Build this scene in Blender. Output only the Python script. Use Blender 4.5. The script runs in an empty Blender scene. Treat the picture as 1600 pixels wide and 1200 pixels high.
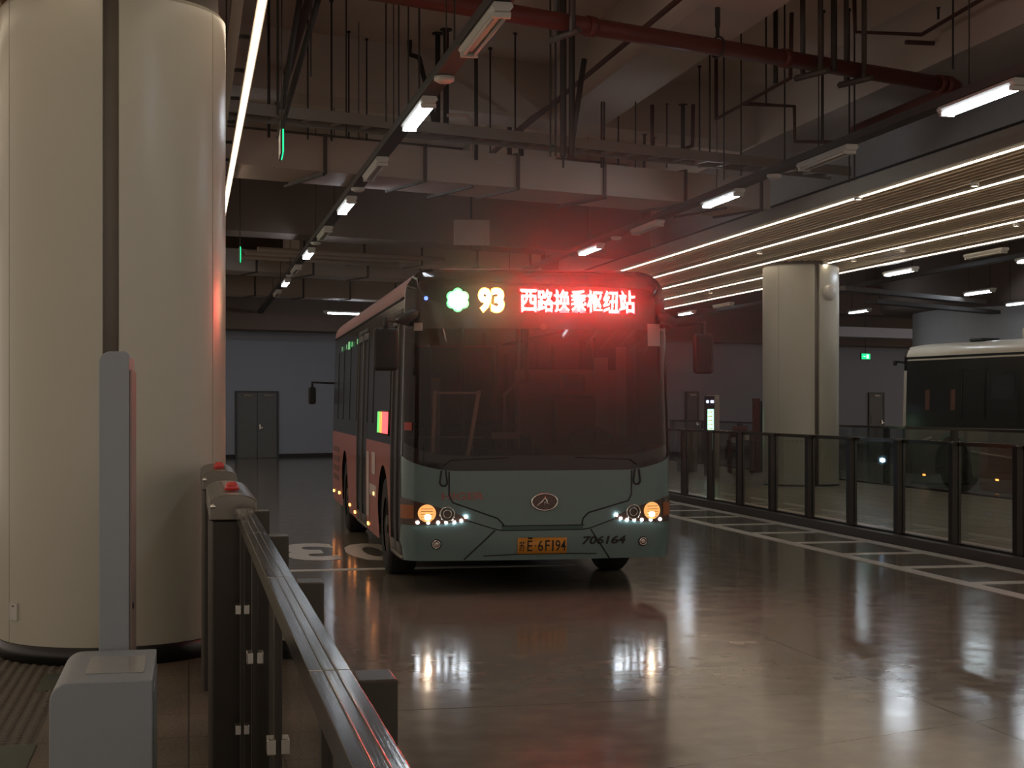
import bpy, bmesh, math, random
from mathutils import Vector, Matrix
random.seed(7)
S = bpy.context.scene
COL = S.collection
PI = math.pi

# ------------------------------------------------------------ camera
EYE = 1.65
FPX = 2400.0
HOR = 633.0
YAW = math.radians(11.883)
CA, SA = math.cos(YAW), math.sin(YAW)
cam = bpy.data.cameras.new('camera')
cam.sensor_width = 36.0
cam.lens = 36.0 * FPX / 1600.0
cam.shift_y = (HOR - 600.0) / 1600.0
cam.clip_start = 0.05
cam.clip_end = 300
camo = bpy.data.objects.new('camera', cam)
COL.objects.link(camo)
camo.location = (0, 0, EYE)
camo.rotation_euler = (PI / 2, 0, -YAW)
S.camera = camo

# ------------------------------------------------------------ world, exposure
S.view_settings.view_transform = 'Standard'
S.view_settings.look = 'None'
S.view_settings.gamma = 1.0
S.view_settings.exposure = 0.65
S.view_settings.use_curve_mapping = False
W = bpy.data.worlds.new('world')
S.world = W
W.use_nodes = True
W.node_tree.nodes['Background'].inputs[0].default_value = (0.38, 0.32, 0.265, 1)
W.node_tree.nodes['Background'].inputs[1].default_value = 1.0

WARM = 5.5      # canopy light lines
COOL = 24.0
BLOOM_DENSITY = 0.056      # density of the volume added for the sign's bloom


def at(x, y, d):
    """world point seen in the photograph at pixel x, y at distance d along the view axis"""
    u = (x - 800.0) / FPX * d
    return Vector((u * CA + d * SA, d * CA - u * SA, EYE + (HOR - y) / FPX * d))


def atz(x, y, z):
    return at(x, y, (z - EYE) * FPX / (HOR - y))


SD = Vector((math.sin(math.radians(70.9)), math.cos(math.radians(70.9)), 0))   # run of beams, ducts, trays
SROT = math.atan2(SD.y, SD.x)

# ------------------------------------------------------------ materials
MATS = {}


def new_mat(name):
    m = bpy.data.materials.new(name)
    m.use_nodes = True
    return m, m.node_tree, m.node_tree.nodes['Principled BSDF']


def mat(name, col, rough=0.5, metal=0.0, var=0.08, scale=6.0, bump=0.0, bscale=40.0, spec=0.5, coat=0.0, rvar=0.0):
    if name in MATS:
        return MATS[name]
    m, nt, b = new_mat(name)
    n = nt.nodes
    tc = n.new('ShaderNodeTexCoord')
    nz = n.new('ShaderNodeTexNoise')
    nz.inputs['Scale'].default_value = scale
    nz.inputs['Detail'].default_value = 4
    nt.links.new(tc.outputs['Object'], nz.inputs['Vector'])
    mx = n.new('ShaderNodeMixRGB')
    mx.inputs[1].default_value = (*[c * (1 - var) for c in col], 1)
    mx.inputs[2].default_value = (*[min(1, c * (1 + var)) for c in col], 1)
    nt.links.new(nz.outputs['Fac'], mx.inputs[0])
    nt.links.new(mx.outputs[0], b.inputs['Base Color'])
    b.inputs['Roughness'].default_value = rough
    b.inputs['Metallic'].default_value = metal
    b.inputs['Specular IOR Level'].default_value = spec
    b.inputs['Coat Weight'].default_value = coat
    b.inputs['Coat Roughness'].default_value = 0.05
    if rvar:
        mr = n.new('ShaderNodeMapRange')
        mr.inputs[3].default_value = rough - rvar
        mr.inputs[4].default_value = rough + rvar
        nt.links.new(nz.outputs['Fac'], mr.inputs[0])
        nt.links.new(mr.outputs[0], b.inputs['Roughness'])
    if bump:
        nb = n.new('ShaderNodeTexNoise')
        nb.inputs['Scale'].default_value = bscale
        nt.links.new(tc.outputs['Object'], nb.inputs['Vector'])
        bp = n.new('ShaderNodeBump')
        bp.inputs['Strength'].default_value = bump
        bp.inputs['Distance'].default_value = 0.01
        nt.links.new(nb.outputs['Fac'], bp.inputs['Height'])
        nt.links.new(bp.outputs[0], b.inputs['Normal'])
    MATS[name] = m
    return m


def glow(name, col, strength, base=(0.8, 0.8, 0.8)):
    if name in MATS:
        return MATS[name]
    m, nt, b = new_mat(name)
    b.inputs['Base Color'].default_value = (*base, 1)
    b.inputs['Emission Color'].default_value = (*col, 1)
    b.inputs['Emission Strength'].default_value = strength
    MATS[name] = m
    return m


def glass(name, tint, rough=0.0, refl=1.0, ior=1.45):
    """thin pane: tinted see-through with a mirror reflection that follows the viewing angle"""
    if name in MATS:
        return MATS[name]
    m = bpy.data.materials.new(name)
    m.use_nodes = True
    nt = m.node_tree
    nt.nodes.clear()
    n = nt.nodes
    out = n.new('ShaderNodeOutputMaterial')
    tr = n.new('ShaderNodeBsdfTransparent')
    tr.inputs[0].default_value = (*tint, 1)
    gl = n.new('ShaderNodeBsdfGlossy')
    gl.inputs['Color'].default_value = (refl, refl, refl, 1)
    gl.inputs['Roughness'].default_value = rough
    lw = n.new('ShaderNodeLayerWeight')
    lw.inputs[0].default_value = 0.5
    pw = n.new('ShaderNodeMath'); pw.operation = 'POWER'; pw.inputs[1].default_value = 4.5
    nt.links.new(lw.outputs['Facing'], pw.inputs[0])
    r0 = ((ior - 1) / (ior + 1)) ** 2
    fr = n.new('ShaderNodeMath'); fr.operation = 'MULTIPLY_ADD'; fr.inputs[1].default_value = 1 - r0; fr.inputs[2].default_value = r0
    nt.links.new(pw.outputs[0], fr.inputs[0])
    mx = n.new('ShaderNodeMixShader')
    nt.links.new(fr.outputs[0], mx.inputs[0])
    nt.links.new(tr.outputs[0], mx.inputs[1])
    nt.links.new(gl.outputs[0], mx.inputs[2])
    nt.links.new(mx.outputs[0], out.inputs[0])
    MATS[name] = m
    return m


# plaster, metals and paints
M_slab = mat('slab_concrete', (0.74, 0.60, 0.50), 0.9, var=0.18, scale=0.5)
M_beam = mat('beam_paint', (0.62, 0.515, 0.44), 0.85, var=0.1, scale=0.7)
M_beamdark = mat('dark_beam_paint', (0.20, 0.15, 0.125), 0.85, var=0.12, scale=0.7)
M_wall = mat('wall_paint', (0.42, 0.46, 0.56), 0.7, var=0.05, scale=0.4)
M_cream = mat('cream_column_panel', (0.50, 0.480, 0.400), 0.3, var=0.03, scale=1.5, spec=0.45, rvar=0.05)
M_recess = mat('column_recess', (0.16, 0.14, 0.12), 0.5)
M_black = mat('black_skirting', (0.008, 0.008, 0.008), 0.35)
M_steel = mat('brushed_steel', (0.19, 0.175, 0.155), 0.33, 1.0, var=0.12, scale=12)
M_steeldark = mat('dark_steel', (0.058, 0.051, 0.044), 0.33, 0.8, var=0.15, scale=8)
M_railtop = mat('rail_steel', (0.21, 0.19, 0.165), 0.15, 1.0, var=0.15, scale=30)
M_bluegrey = mat('blue_grey_enamel', (0.27, 0.30, 0.335), 0.42, var=0.03)
M_pinkedge = mat('brown_edge_strip', (0.33, 0.24, 0.21), 0.35)
def brush(m):
    nt = m.node_tree; n = nt.nodes
    tc = n.new('ShaderNodeTexCoord'); mp = n.new('ShaderNodeMapping'); mp.inputs['Scale'].default_value = (1, .004, 1)
    nz = n.new('ShaderNodeTexNoise'); nz.inputs['Scale'].default_value = 420
    bp = n.new('ShaderNodeBump'); bp.inputs['Strength'].default_value = .16; bp.inputs['Distance'].default_value = .001
    nt.links.new(tc.outputs['Object'], mp.inputs[0]); nt.links.new(mp.outputs[0], nz.inputs[0]); nt.links.new(nz.outputs['Fac'], bp.inputs['Height'])
    nt.links.new(bp.outputs[0], n['Principled BSDF'].inputs['Normal'])


brush(M_railtop)
M_clip = mat('bright_clamp', (0.75, 0.72, 0.68), 0.2, 1.0)
M_duct = mat('galvanised_duct', (0.52, 0.435, 0.375), 0.6, 0.1, var=0.12, scale=1.2)
M_ductdark = mat('duct_flange', (0.10, 0.08, 0.07), 0.6)
M_tray = mat('cable_tray_steel', (0.26, 0.225, 0.195), 0.6, 0.3)
M_trunk = mat('trunking_paint', (0.040, 0.033, 0.030), 0.6)
M_red = mat('red_pipe_paint', (0.145, 0.035, 0.026), 0.5, var=0.15)
M_rod = mat('hanger_steel', (0.045, 0.036, 0.030), 0.55, 0.3)
M_rodred = mat('sprinkler_pipe_paint', (0.085, 0.035, 0.026), 0.5)
M_white = mat('white_enamel', (0.55, 0.53, 0.50), 0.4)
M_sign = mat('blank_sign_paint', (0.40, 0.34, 0.31), 0.5)
M_slat = mat('slat_aluminium', (0.78, 0.62, 0.46), 0.5, 0.0)
M_canback = mat('canopy_back', (0.02, 0.016, 0.013), 0.8)
M_canframe = mat('canopy_frame', (0.34, 0.29, 0.24), 0.5, 0.3)
M_warm = glow('warm_light_line', (1.0, 0.83, 0.62), WARM)
M_tube = glow('fluorescent_tube', (0.80, 0.90, 1.0), COOL)
M_tubeoff = mat('unlit_tube', (0.6, 0.56, 0.52), 0.3)
M_green = glow('green_sign_glow', (0.01, 0.85, 0.25), 1.5, (0.0, 0.2, 0.05))
M_doorpaint = mat('grey_door_paint', (0.20, 0.205, 0.215), 0.5)
M_marking = mat('road_marking', (0.66, 0.63, 0.58), 0.35, var=0.2, scale=9)
M_redlamp = mat('red_lens', (0.55, 0.02, 0.015), 0.2, spec=0.8)
M_fence = glass('fence_glass', (0.80, 0.82, 0.80), 0.0, 1.0, 1.5)


def floor_material():
    m, nt, b = new_mat('polished_lane_floor')
    n, L = nt.nodes, nt.links
    tc = n.new('ShaderNodeTexCoord')
    sep = n.new('ShaderNodeSeparateXYZ')
    L.new(tc.outputs['Object'], sep.inputs[0])
    n1 = n.new('ShaderNodeTexNoise'); n1.inputs['Scale'].default_value = 0.7; n1.inputs['Detail'].default_value = 6
    n2 = n.new('ShaderNodeTexNoise'); n2.inputs['Scale'].default_value = 5.0; n2.inputs['Detail'].default_value = 5
    L.new(tc.outputs['Object'], n1.inputs['Vector']); L.new(tc.outputs['Object'], n2.inputs['Vector'])
    r1 = n.new('ShaderNodeValToRGB')
    r1.color_ramp.elements[0].position = 0.3; r1.color_ramp.elements[0].color = (0.190, 0.172, 0.142, 1)
    r1.color_ramp.elements[1].position = 0.75; r1.color_ramp.elements[1].color = (0.30, 0.272, 0.225, 1)
    mixn = n.new('ShaderNodeMath'); mixn.operation = 'MULTIPLY_ADD'
    L.new(n2.outputs['Fac'], mixn.inputs[0]); mixn.inputs[1].default_value = 0.5
    h1 = n.new('ShaderNodeMath'); h1.operation = 'MULTIPLY'; h1.inputs[1].default_value = 0.5
    L.new(n1.outputs['Fac'], h1.inputs[0]); L.new(h1.outputs[0], mixn.inputs[2])
    L.new(mixn.outputs[0], r1.inputs[0])

    def line(expr_out, centre, half):
        s = n.new('ShaderNodeMath'); s.operation = 'SUBTRACT'; s.inputs[1].default_value = centre
        L.new(expr_out, s.inputs[0])
        a = n.new('ShaderNodeMath'); a.operation = 'ABSOLUTE'; L.new(s.outputs[0], a.inputs[0])
        c = n.new('ShaderNodeMath'); c.operation = 'LESS_THAN'; c.inputs[1].default_value = half
        L.new(a.outputs[0], c.inputs[0])
        return c.outputs[0]
    # slanted coordinate: distance across the skewed joints
    nx, ny = -SD.y, SD.x
    dx = n.new('ShaderNodeMath'); dx.operation = 'MULTIPLY'; dx.inputs[1].default_value = nx
    L.new(sep.outputs[0], dx.inputs[0])
    dy = n.new('ShaderNodeMath'); dy.operation = 'MULTIPLY_ADD'; dy.inputs[1].default_value = ny
    L.new(sep.outputs[1], dy.inputs[0]); L.new(dx.outputs[0], dy.inputs[2])
    lines = [line(sep.outputs[0], 4.01, 0.007), line(dy.outputs[0], 3.15 * nx + 7.04 * ny, 0.006),
             line(sep.outputs[1], 8.25, 0.004), line(sep.outputs[1], 19.5, 0.01),
             line(sep.outputs[0], -3.5, 0.006)]
    acc = lines[0]
    for l in lines[1:]:
        mm = n.new('ShaderNodeMath'); mm.operation = 'MAXIMUM'
        L.new(acc, mm.inputs[0]); L.new(l, mm.inputs[1]); acc = mm.outputs[0]
    mx = n.new('ShaderNodeMixRGB'); mx.inputs[2].default_value = (0.02, 0.017, 0.015, 1)
    L.new(acc, mx.inputs[0]); L.new(r1.outputs[0], mx.inputs[1])
    L.new(mx.outputs[0], b.inputs['Base Color'])
    rr = n.new('ShaderNodeMapRange'); rr.inputs[3].default_value = 0.06; rr.inputs[4].default_value = 0.20
    L.new(n2.outputs['Fac'], rr.inputs[0]); L.new(rr.outputs[0], b.inputs['Roughness'])
    b.inputs['Specular IOR Level'].default_value = 0.5
    n3 = n.new('ShaderNodeTexNoise'); n3.inputs['Scale'].default_value = 2.2; n3.inputs['Detail'].default_value = 2
    L.new(tc.outputs['Object'], n3.inputs['Vector'])
    bp = n.new('ShaderNodeBump'); bp.inputs['Strength'].default_value = 0.22; bp.inputs['Distance'].default_value = 0.012
    L.new(n3.outputs['Fac'], bp.inputs['Height']); L.new(bp.outputs[0], b.inputs['Normal'])
    return m


def granite_material(name, c0, c1, joint=0.6, rough=0.45, rows=False):
    m, nt, b = new_mat(name)
    n, L = nt.nodes, nt.links
    tc = n.new('ShaderNodeTexCoord')
    nz = n.new('ShaderNodeTexNoise'); nz.inputs['Scale'].default_value = 55; nz.inputs['Detail'].default_value = 3
    L.new(tc.outputs['Object'], nz.inputs['Vector'])
    n1 = n.new('ShaderNodeTexNoise'); n1.inputs['Scale'].default_value = 1.3
    L.new(tc.outputs['Object'], n1.inputs['Vector'])
    ad = n.new('ShaderNodeMath'); ad.operation = 'MULTIPLY_ADD'; ad.inputs[1].default_value = 0.6
    h = n.new('ShaderNodeMath'); h.operation = 'MULTIPLY'; h.inputs[1].default_value = 0.4
    L.new(n1.outputs['Fac'], h.inputs[0]); L.new(nz.outputs['Fac'], ad.inputs[0]); L.new(h.outputs[0], ad.inputs[2])
    r = n.new('ShaderNodeValToRGB')
    r.color_ramp.elements[0].position = 0.38; r.color_ramp.elements[0].color = (*c0, 1)
    r.color_ramp.elements[1].position = 0.62; r.color_ramp.elements[1].color = (*c1, 1)
    L.new(ad.outputs[0], r.inputs[0])
    br = n.new('ShaderNodeTexBrick')
    br.offset = 0.0
    br.inputs['Scale'].default_value = 1.0
    br.inputs['Brick Width'].default_value = joint
    br.inputs['Row Height'].default_value = joint
    br.inputs['Mortar Size'].default_value = 0.005
    br.inputs['Color1'].default_value = (1, 1, 1, 1); br.inputs['Color2'].default_value = (0.9, 0.9, 0.9, 1)
    br.inputs['Mortar'].default_value = (0.25, 0.25, 0.25, 1)
    if rows:
        mp = n.new('ShaderNodeMapping'); mp.inputs['Rotation'].default_value = (0, 0, PI / 2); L.new(tc.outputs['Object'], mp.inputs['Vector'])
        br.inputs['Brick Width'].default_value = 9.0; br.inputs['Mortar Size'].default_value = 0.014; br.inputs['Mortar'].default_value = (.16, .14, .12, 1); br.inputs['Color2'].default_value = (.78, .77, .75, 1)
        L.new(mp.outputs[0], br.inputs['Vector'])
    else:
        L.new(tc.outputs['Object'], br.inputs['Vector'])
    mx = n.new('ShaderNodeMixRGB'); mx.blend_type = 'MULTIPLY'; mx.inputs[0].default_value = 1
    L.new(r.outputs[0], mx.inputs[1]); L.new(br.outputs[0], mx.inputs[2])
    L.new(mx.outputs[0], b.inputs['Base Color'])
    b.inputs['Roughness'].default_value = rough
    return m


M_lane = floor_material()
M_granite = granite_material('brown_granite_paving', (0.07, 0.052, 0.038), (0.20, 0.160, 0.120))
M_platform = granite_material('pale_platform_paving', (0.42, 0.365, 0.29), (0.54, 0.47, 0.375), 0.5, 0.3, True)
M_tactile = mat('tactile_stone', (0.10, 0.085, 0.065), 0.6)
M_greentile = mat('dark_green_tile', (0.035, 0.050, 0.036), 0.4)


# ------------------------------------------------------------ mesh helpers
class MB:
    def __init__(self):
        self.v = []; self.f = []; self.mi = []; self.sm = []

    def add(self, verts, faces, mi=0, smooth=False, M=None):
        o = len(self.v)
        for p in verts:
            p = Vector(p)
            self.v.append(M @ p if M is not None else p)
        for f in faces:
            self.f.append([i + o for i in f]); self.mi.append(mi); self.sm.append(smooth)
        return self

    def box(self, a, b, mi=0, M=None):
        x0, y0, z0 = a; x1, y1, z1 = b
        v = [(x0, y0, z0), (x1, y0, z0), (x1, y1, z0), (x0, y1, z0), (x0, y0, z1), (x1, y0, z1), (x1, y1, z1), (x0, y1, z1)]
        f = [(0, 3, 2, 1), (4, 5, 6, 7), (0, 1, 5, 4), (1, 2, 6, 5), (2, 3, 7, 6), (3, 0, 4, 7)]
        return self.add(v, f, mi, False, M)

    def prism(self, poly, axis, a, b, mi=0, M=None, smooth=False):
        """poly is a list of 2D points across the axis; extruded from a to b along it"""
        n = len(poly)
        def P(p, t):
            if axis == 'x': return (t, p[0], p[1])
            if axis == 'y': return (p[0], t, p[1])
            return (p[0], p[1], t)
        v = [P(p, a) for p in poly] + [P(p, b) for p in poly]
        o = len(self.v)
        self.add(v, [(i, (i + 1) % n, n + (i + 1) % n, n + i) for i in range(n)], mi, smooth, M)
        self.f.append([o + i for i in range(n)][::-1]); self.mi.append(mi); self.sm.append(False)
        self.f.append([o + n + i for i in range(n)]); self.mi.append(mi); self.sm.append(False)
        return self

    def tube(self, pts, r, n=8, mi=0, M=None, caps=True, closed=False):
        pts = [Vector(p) for p in pts]
        rings = []
        up = None
        m = len(pts)
        for i, p in enumerate(pts):
            if closed:
                t = (pts[(i + 1) % m] - pts[i - 1])
            elif i == 0: t = pts[1] - pts[0]
            elif i == m - 1: t = pts[-1] - pts[-2]
            else: t = (pts[i + 1] - p).normalized() + (p - pts[i - 1]).normalized()
            if t.length < 1e-9: t = Vector((0, 0, 1))
            t.normalize()
            if up is None:
                up = Vector((0, 0, 1)) if abs(t.z) < 0.9 else Vector((1, 0, 0))
            a = t.cross(up)
            if a.length < 1e-4:
                up = Vector((1, 0, 0)) if abs(t.x) < .9 else Vector((0, 1, 0)); a = t.cross(up)
            a.normalize(); b = a.cross(t).normalized(); up = b
            rr = r[i] if isinstance(r, (list, tuple)) else r
            # widen at corners so that the pipe keeps its bore
            rings.append([p + (a * math.cos(2 * PI * k / n) + b * math.sin(2 * PI * k / n)) * rr for k in range(n)])
        v = [q for ring in rings for q in ring]
        f = []
        for i in range(m if closed else m - 1):
            j = (i + 1) % m
            for k in range(n):
                f.append((i * n + k, i * n + (k + 1) % n, j * n + (k + 1) % n, j * n + k))
        self.add(v, f, mi, True, M)
        if caps and not closed:
            o = len(self.v) - len(v)
            self.f.append([o + k for k in range(n)][::-1]); self.mi.append(mi); self.sm.append(False)
            self.f.append([o + (m - 1) * n + k for k in range(n)]); self.mi.append(mi); self.sm.append(False)
        return self

    def cyl(self, p0, p1, r, n=16, mi=0, M=None):
        return self.tube([p0, p1], r, n, mi, M)

    def lathe(self, prof, c=(0, 0, 0), n=32, mi=0, axis='z', M=None):
        """prof: list of (radius, height)"""
        c = Vector(c); v = []
        for (r, h) in prof:
            for k in range(n):
                a = 2 * PI * k / n
                if axis == 'z': q = Vector((r * math.cos(a), r * math.sin(a), h))
                elif axis == 'y': q = Vector((r * math.cos(a), h, r * math.sin(a)))
                else: q = Vector((h, r * math.cos(a), r * math.sin(a)))
                v.append(c + q)
        f = []
        for i in range(len(prof) - 1):
            for k in range(n):
                f.append((i * n + k, i * n + (k + 1) % n, (i + 1) * n + (k + 1) % n, (i + 1) * n + k))
        self.add(v, f, mi, True, M)
        return self

    def build(self, name, mats, parent=None, bevel=0.0, seg=2):
        me = bpy.data.meshes.new(name)
        me.from_pydata([tuple(p) for p in self.v], [], self.f)
        if not isinstance(mats, (list, tuple)): mats = [mats]
        for m in mats: me.materials.append(m)
        for p, i, s in zip(me.polygons, self.mi, self.sm):
            p.material_index = i; p.use_smooth = s
        me.update()
        bm = bmesh.new(); bm.from_mesh(me)
        bmesh.ops.remove_doubles(bm, verts=bm.verts, dist=1e-6)
        bmesh.ops.recalc_face_normals(bm, faces=bm.faces)
        bm.to_mesh(me); bm.free()
        o = bpy.data.objects.new(name, me)
        COL.objects.link(o)
        if parent is not None: o.parent = parent
        if bevel:
            bv = o.modifiers.new('bevel', 'BEVEL'); bv.width = bevel; bv.segments = seg; bv.limit_method = 'ANGLE'
        return o


def tag(o, label=None, cat=None, group=None, kind=None):
    if label: o['label'] = label
    if cat: o['category'] = cat
    if group: o['group'] = group
    if kind: o['kind'] = kind
    return o


def empty(name, loc=(0, 0, 0), rz=0.0, label=None, cat=None, group=None):
    o = bpy.data.objects.new(name, None)
    o.empty_display_size = 0.2
    COL.objects.link(o); o.location = loc; o.rotation_euler = (0, 0, rz)
    return tag(o, label, cat, group)


def struct(name, mb, m, **k):
    return tag(mb.build(name, m, **k), kind='structure')


def dup(root, loc, rz, label, group=None):
    r = root.copy(); COL.objects.link(r); r.location = loc; r.rotation_euler = (0, 0, rz)
    r['label'] = label
    if group: r['group'] = group
    for ch in list(root.children):
        c = ch.copy(); COL.objects.link(c); c.parent = r
        for g in ch.children:
            d = g.copy(); COL.objects.link(d); d.parent = c
    return r


def text_verts(s, w, h, shear=0.0, bold=0.0, fit=True):
    """flat lettering as verts and faces, fitted to w by h and centred at 0"""
    cu = bpy.data.curves.new('t', 'FONT')
    cu.body = s; cu.size = 1.0; cu.resolution_u = 3; cu.offset = bold
    ob = bpy.data.objects.new('t', cu); COL.objects.link(ob)
    dg = bpy.context.evaluated_depsgraph_get(); dg.update()
    me = bpy.data.meshes.new_from_object(ob.evaluated_get(dg))
    vs = [Vector(v.co) for v in me.vertices]; fs = [list(p.vertices) for p in me.polygons]
    bpy.data.objects.remove(ob); bpy.data.curves.remove(cu); bpy.data.meshes.remove(me)
    if not vs: return [], []
    x0 = min(v.x for v in vs); x1 = max(v.x for v in vs); y0 = min(v.y for v in vs); y1 = max(v.y for v in vs)
    sx = w / (x1 - x0); sy = h / (y1 - y0)
    out = []
    for v in vs:
        yy = (v.y - (y0 + y1) / 2) * sy
        out.append(((v.x - (x0 + x1) / 2) * sx + yy * shear, yy))
    return out, fs


# ------------------------------------------------------------ the setting
# floor: polished lane, platforms
m = MB(); m.box((0.14, -8, -0.3), (44, 75, 0.0)); struct('floor', m, M_lane)
m = MB(); m.box((-10, -8, -0.3), (0.14, 75, 0.0)); struct('floor_platform_left', m, M_granite)
m = MB(); m.box((8.32, 1.0, -0.02), (13.45, 42, 0.085)); struct('floor_platform_right', m, M_platform)
# kerb line under the right fences
m = MB(); m.box((8.20, 1.0, -0.02), (8.318, 42, 0.10)); struct('trim_1', m, mat('kerb_granite', (0.085, 0.07, 0.06), 0.4))
m = MB(); m.box((13.452, 1.0, -0.02), (13.57, 42, 0.10)); struct('trim_2', m, MATS['kerb_granite'])
# ceiling slab and walls
m = MB(); m.box((-10, -8, 6.4), (44, 75, 6.7)); struct('ceiling', m, M_slab)
mat('dark_wall_paint', (0.10, 0.085, 0.075), 0.8)
# back wall runs along the skewed grid
bw0 = at(440, 715, 3960 / 82.0); bw0.z = 0
mb_ = MB()
Mb = Matrix.Translation(bw0) @ Matrix.Rotation(SROT, 4, 'Z')
mb_.box((-14, 0, 0), (46, 0.25, 6.4), M=Mb)
struct('wall_back', mb_, M_wall)
mb_ = MB(); mb_.box((-14, -0.02, 0), (46, 0.0, 0.12), M=Mb); struct('baseboard_back', mb_, mat('dark_baseboard', (0.03, 0.03, 0.035), 0.5))


def on_back_wall(x):
    """distance along the back wall of the point seen at pixel column x"""
    t = (x - 800) / FPX
    d = Vector((t * CA + SA, CA - t * SA))
    # bw0 + s*SD = k*d
    A = Matrix(((SD.x, -d.x), (SD.y, -d.y)))
    s = A.inverted() @ Vector((-bw0.x, -bw0.y))
    return s[0]


def back_door(n, x0, x1, h, double):
    s0, s1 = on_back_wall(x0), on_back_wall(x1)
    r = MB()
    r.box((s0 - .06, -0.05, 0), (s0, 0.0, h + .06), M=Mb).box((s1, -0.05, 0), (s1 + .06, 0.0, h + .06), M=Mb)
    r.box((s0, -0.05, h), (s1, 0.0, h + .06), M=Mb)
    f = struct('door_%d' % n, r, mat('door_frame_paint', (0.10, 0.10, 0.105), 0.5))
    mid = (s0 + s1) / 2
    leaves = [(s0, mid - .006), (mid + .006, s1)] if double else [(s0, s1)]
    for a, b in leaves:
        q = MB(); q.box((a + .005, -0.035, 0.01), (b - .005, 0.0, h), M=Mb)
        q.box((a + .08, -0.045, 0.9), (b - .08, -0.035, 1.25), M=Mb) if not double else None
        tag(q.build('door_leaf', M_doorpaint, f), kind='structure')
    k = MB(); hx = mid + (0.05 if double else (s1 - s0) * .32)
    k.box((hx, -0.09, 0.93), (hx + .12, -0.07, 0.96), M=Mb).box((hx, -0.09, 0.90), (hx + .04, -0.034, 1.05), M=Mb)
    tag(k.build('door_handle', M_clip, f), kind='structure')
    c = MB()
    for a, b in leaves: c.box(((a + b) / 2 - .15, -0.08, h - .10), ((a + b) / 2 + .15, -0.034, h - .05), M=Mb)
    tag(c.build('door_closer', M_steel, f), kind='structure')


back_door(1, 370, 432, 2.03, True)
back_door(2, 1073, 1089, 2.1, False)
back_door(3, 1358, 1379, 2.1, False)

# concrete beams
NB = [0]


def beam(a, b, mt=None):
    m = MB(); m.box(a, b); NB[0] += 1
    return struct('trim_%d' % (NB[0] + 2), m, mt or M_beam)


beam((4.95, -8, 5.6), (5.75, 62, 6.4))
beam((8.45, -8, 5.6), (9.65, 62, 6.4))
beam((0.3, -8, 5.6), (-0.5, 62, 6.4))
m = MB(); m.box((9.45, -8, 4.62), (9.65, 62, 5.6)); struct('wall_canopy', m, mat('upper_wall_paint', (0.42, 0.40, 0.40), 0.8))


def sbeam(p, w, z0, z1, l0, l1, mt):
    z0 += .02
    NB[0] += 1
    m = MB(); M = Matrix.Translation(Vector((p.x, p.y, 0))) @ Matrix.Rotation(SROT, 4, 'Z')
    m.box((l0, 0, z0), (l1, w, z1), M=M)
    return struct('trim_%d' % (NB[0] + 2), m, mt)


pc = atz(1000, 207, 5.6)
sbeam(pc, 0.7, 5.6, 6.4, -11, 30, M_beam)
sbeam(atz(900, -330, 5.6), 0.7, 5.6, 6.4, -11, 30, M_beam)
pd = atz(700, 382, 4.6)
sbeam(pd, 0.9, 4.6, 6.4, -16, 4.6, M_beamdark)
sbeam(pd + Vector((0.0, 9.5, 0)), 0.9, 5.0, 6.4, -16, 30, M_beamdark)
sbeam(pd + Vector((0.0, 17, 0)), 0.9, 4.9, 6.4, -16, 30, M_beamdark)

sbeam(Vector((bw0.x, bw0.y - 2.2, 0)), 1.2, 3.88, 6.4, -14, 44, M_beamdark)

# ------------------------------------------------------------ floor markings
def marking(mb, label, cat='road marking', group=None, name='floor_marking'):
    o = mb.build(name, M_marking)
    return tag(o, label, cat, group)


m = MB(); m.box((0.62, 15.35, 0), (3.9, 15.49, 0.004)); marking(m, 'thin white stop line across the lane beside the lane number', name='stop_line')
for ch, px, lab in (('3', 484, 'white digit three painted on the floor left of the bus'), ('0', 583, 'white digit zero painted on the floor, partly under the bus')):
    tv, tf = text_verts(ch, 0.60 if ch == '3' else 0.62, 2.05, bold=0.035)
    c = at(px, 862, 3960 / (862.0 - 633)); m = MB()
    m.add([(c.x - u, c.y - v, 0.003) for u, v in tv], tf)
    marking(m, lab, name='lane_number')
m = MB()
m.box((6.95, 2, 0), (7.11, 40, 0.004)); m.box((7.98, 2, 0), (8.14, 40, 0.004))
y = 3.0
while y < 40:
    m.box((7.11, y, 0), (7.98, y + .17, 0.004)); y += 1.42
marking(m, 'white ladder shaped safety strip of boxes painted along the right kerb', name='safety_marking')

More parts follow.
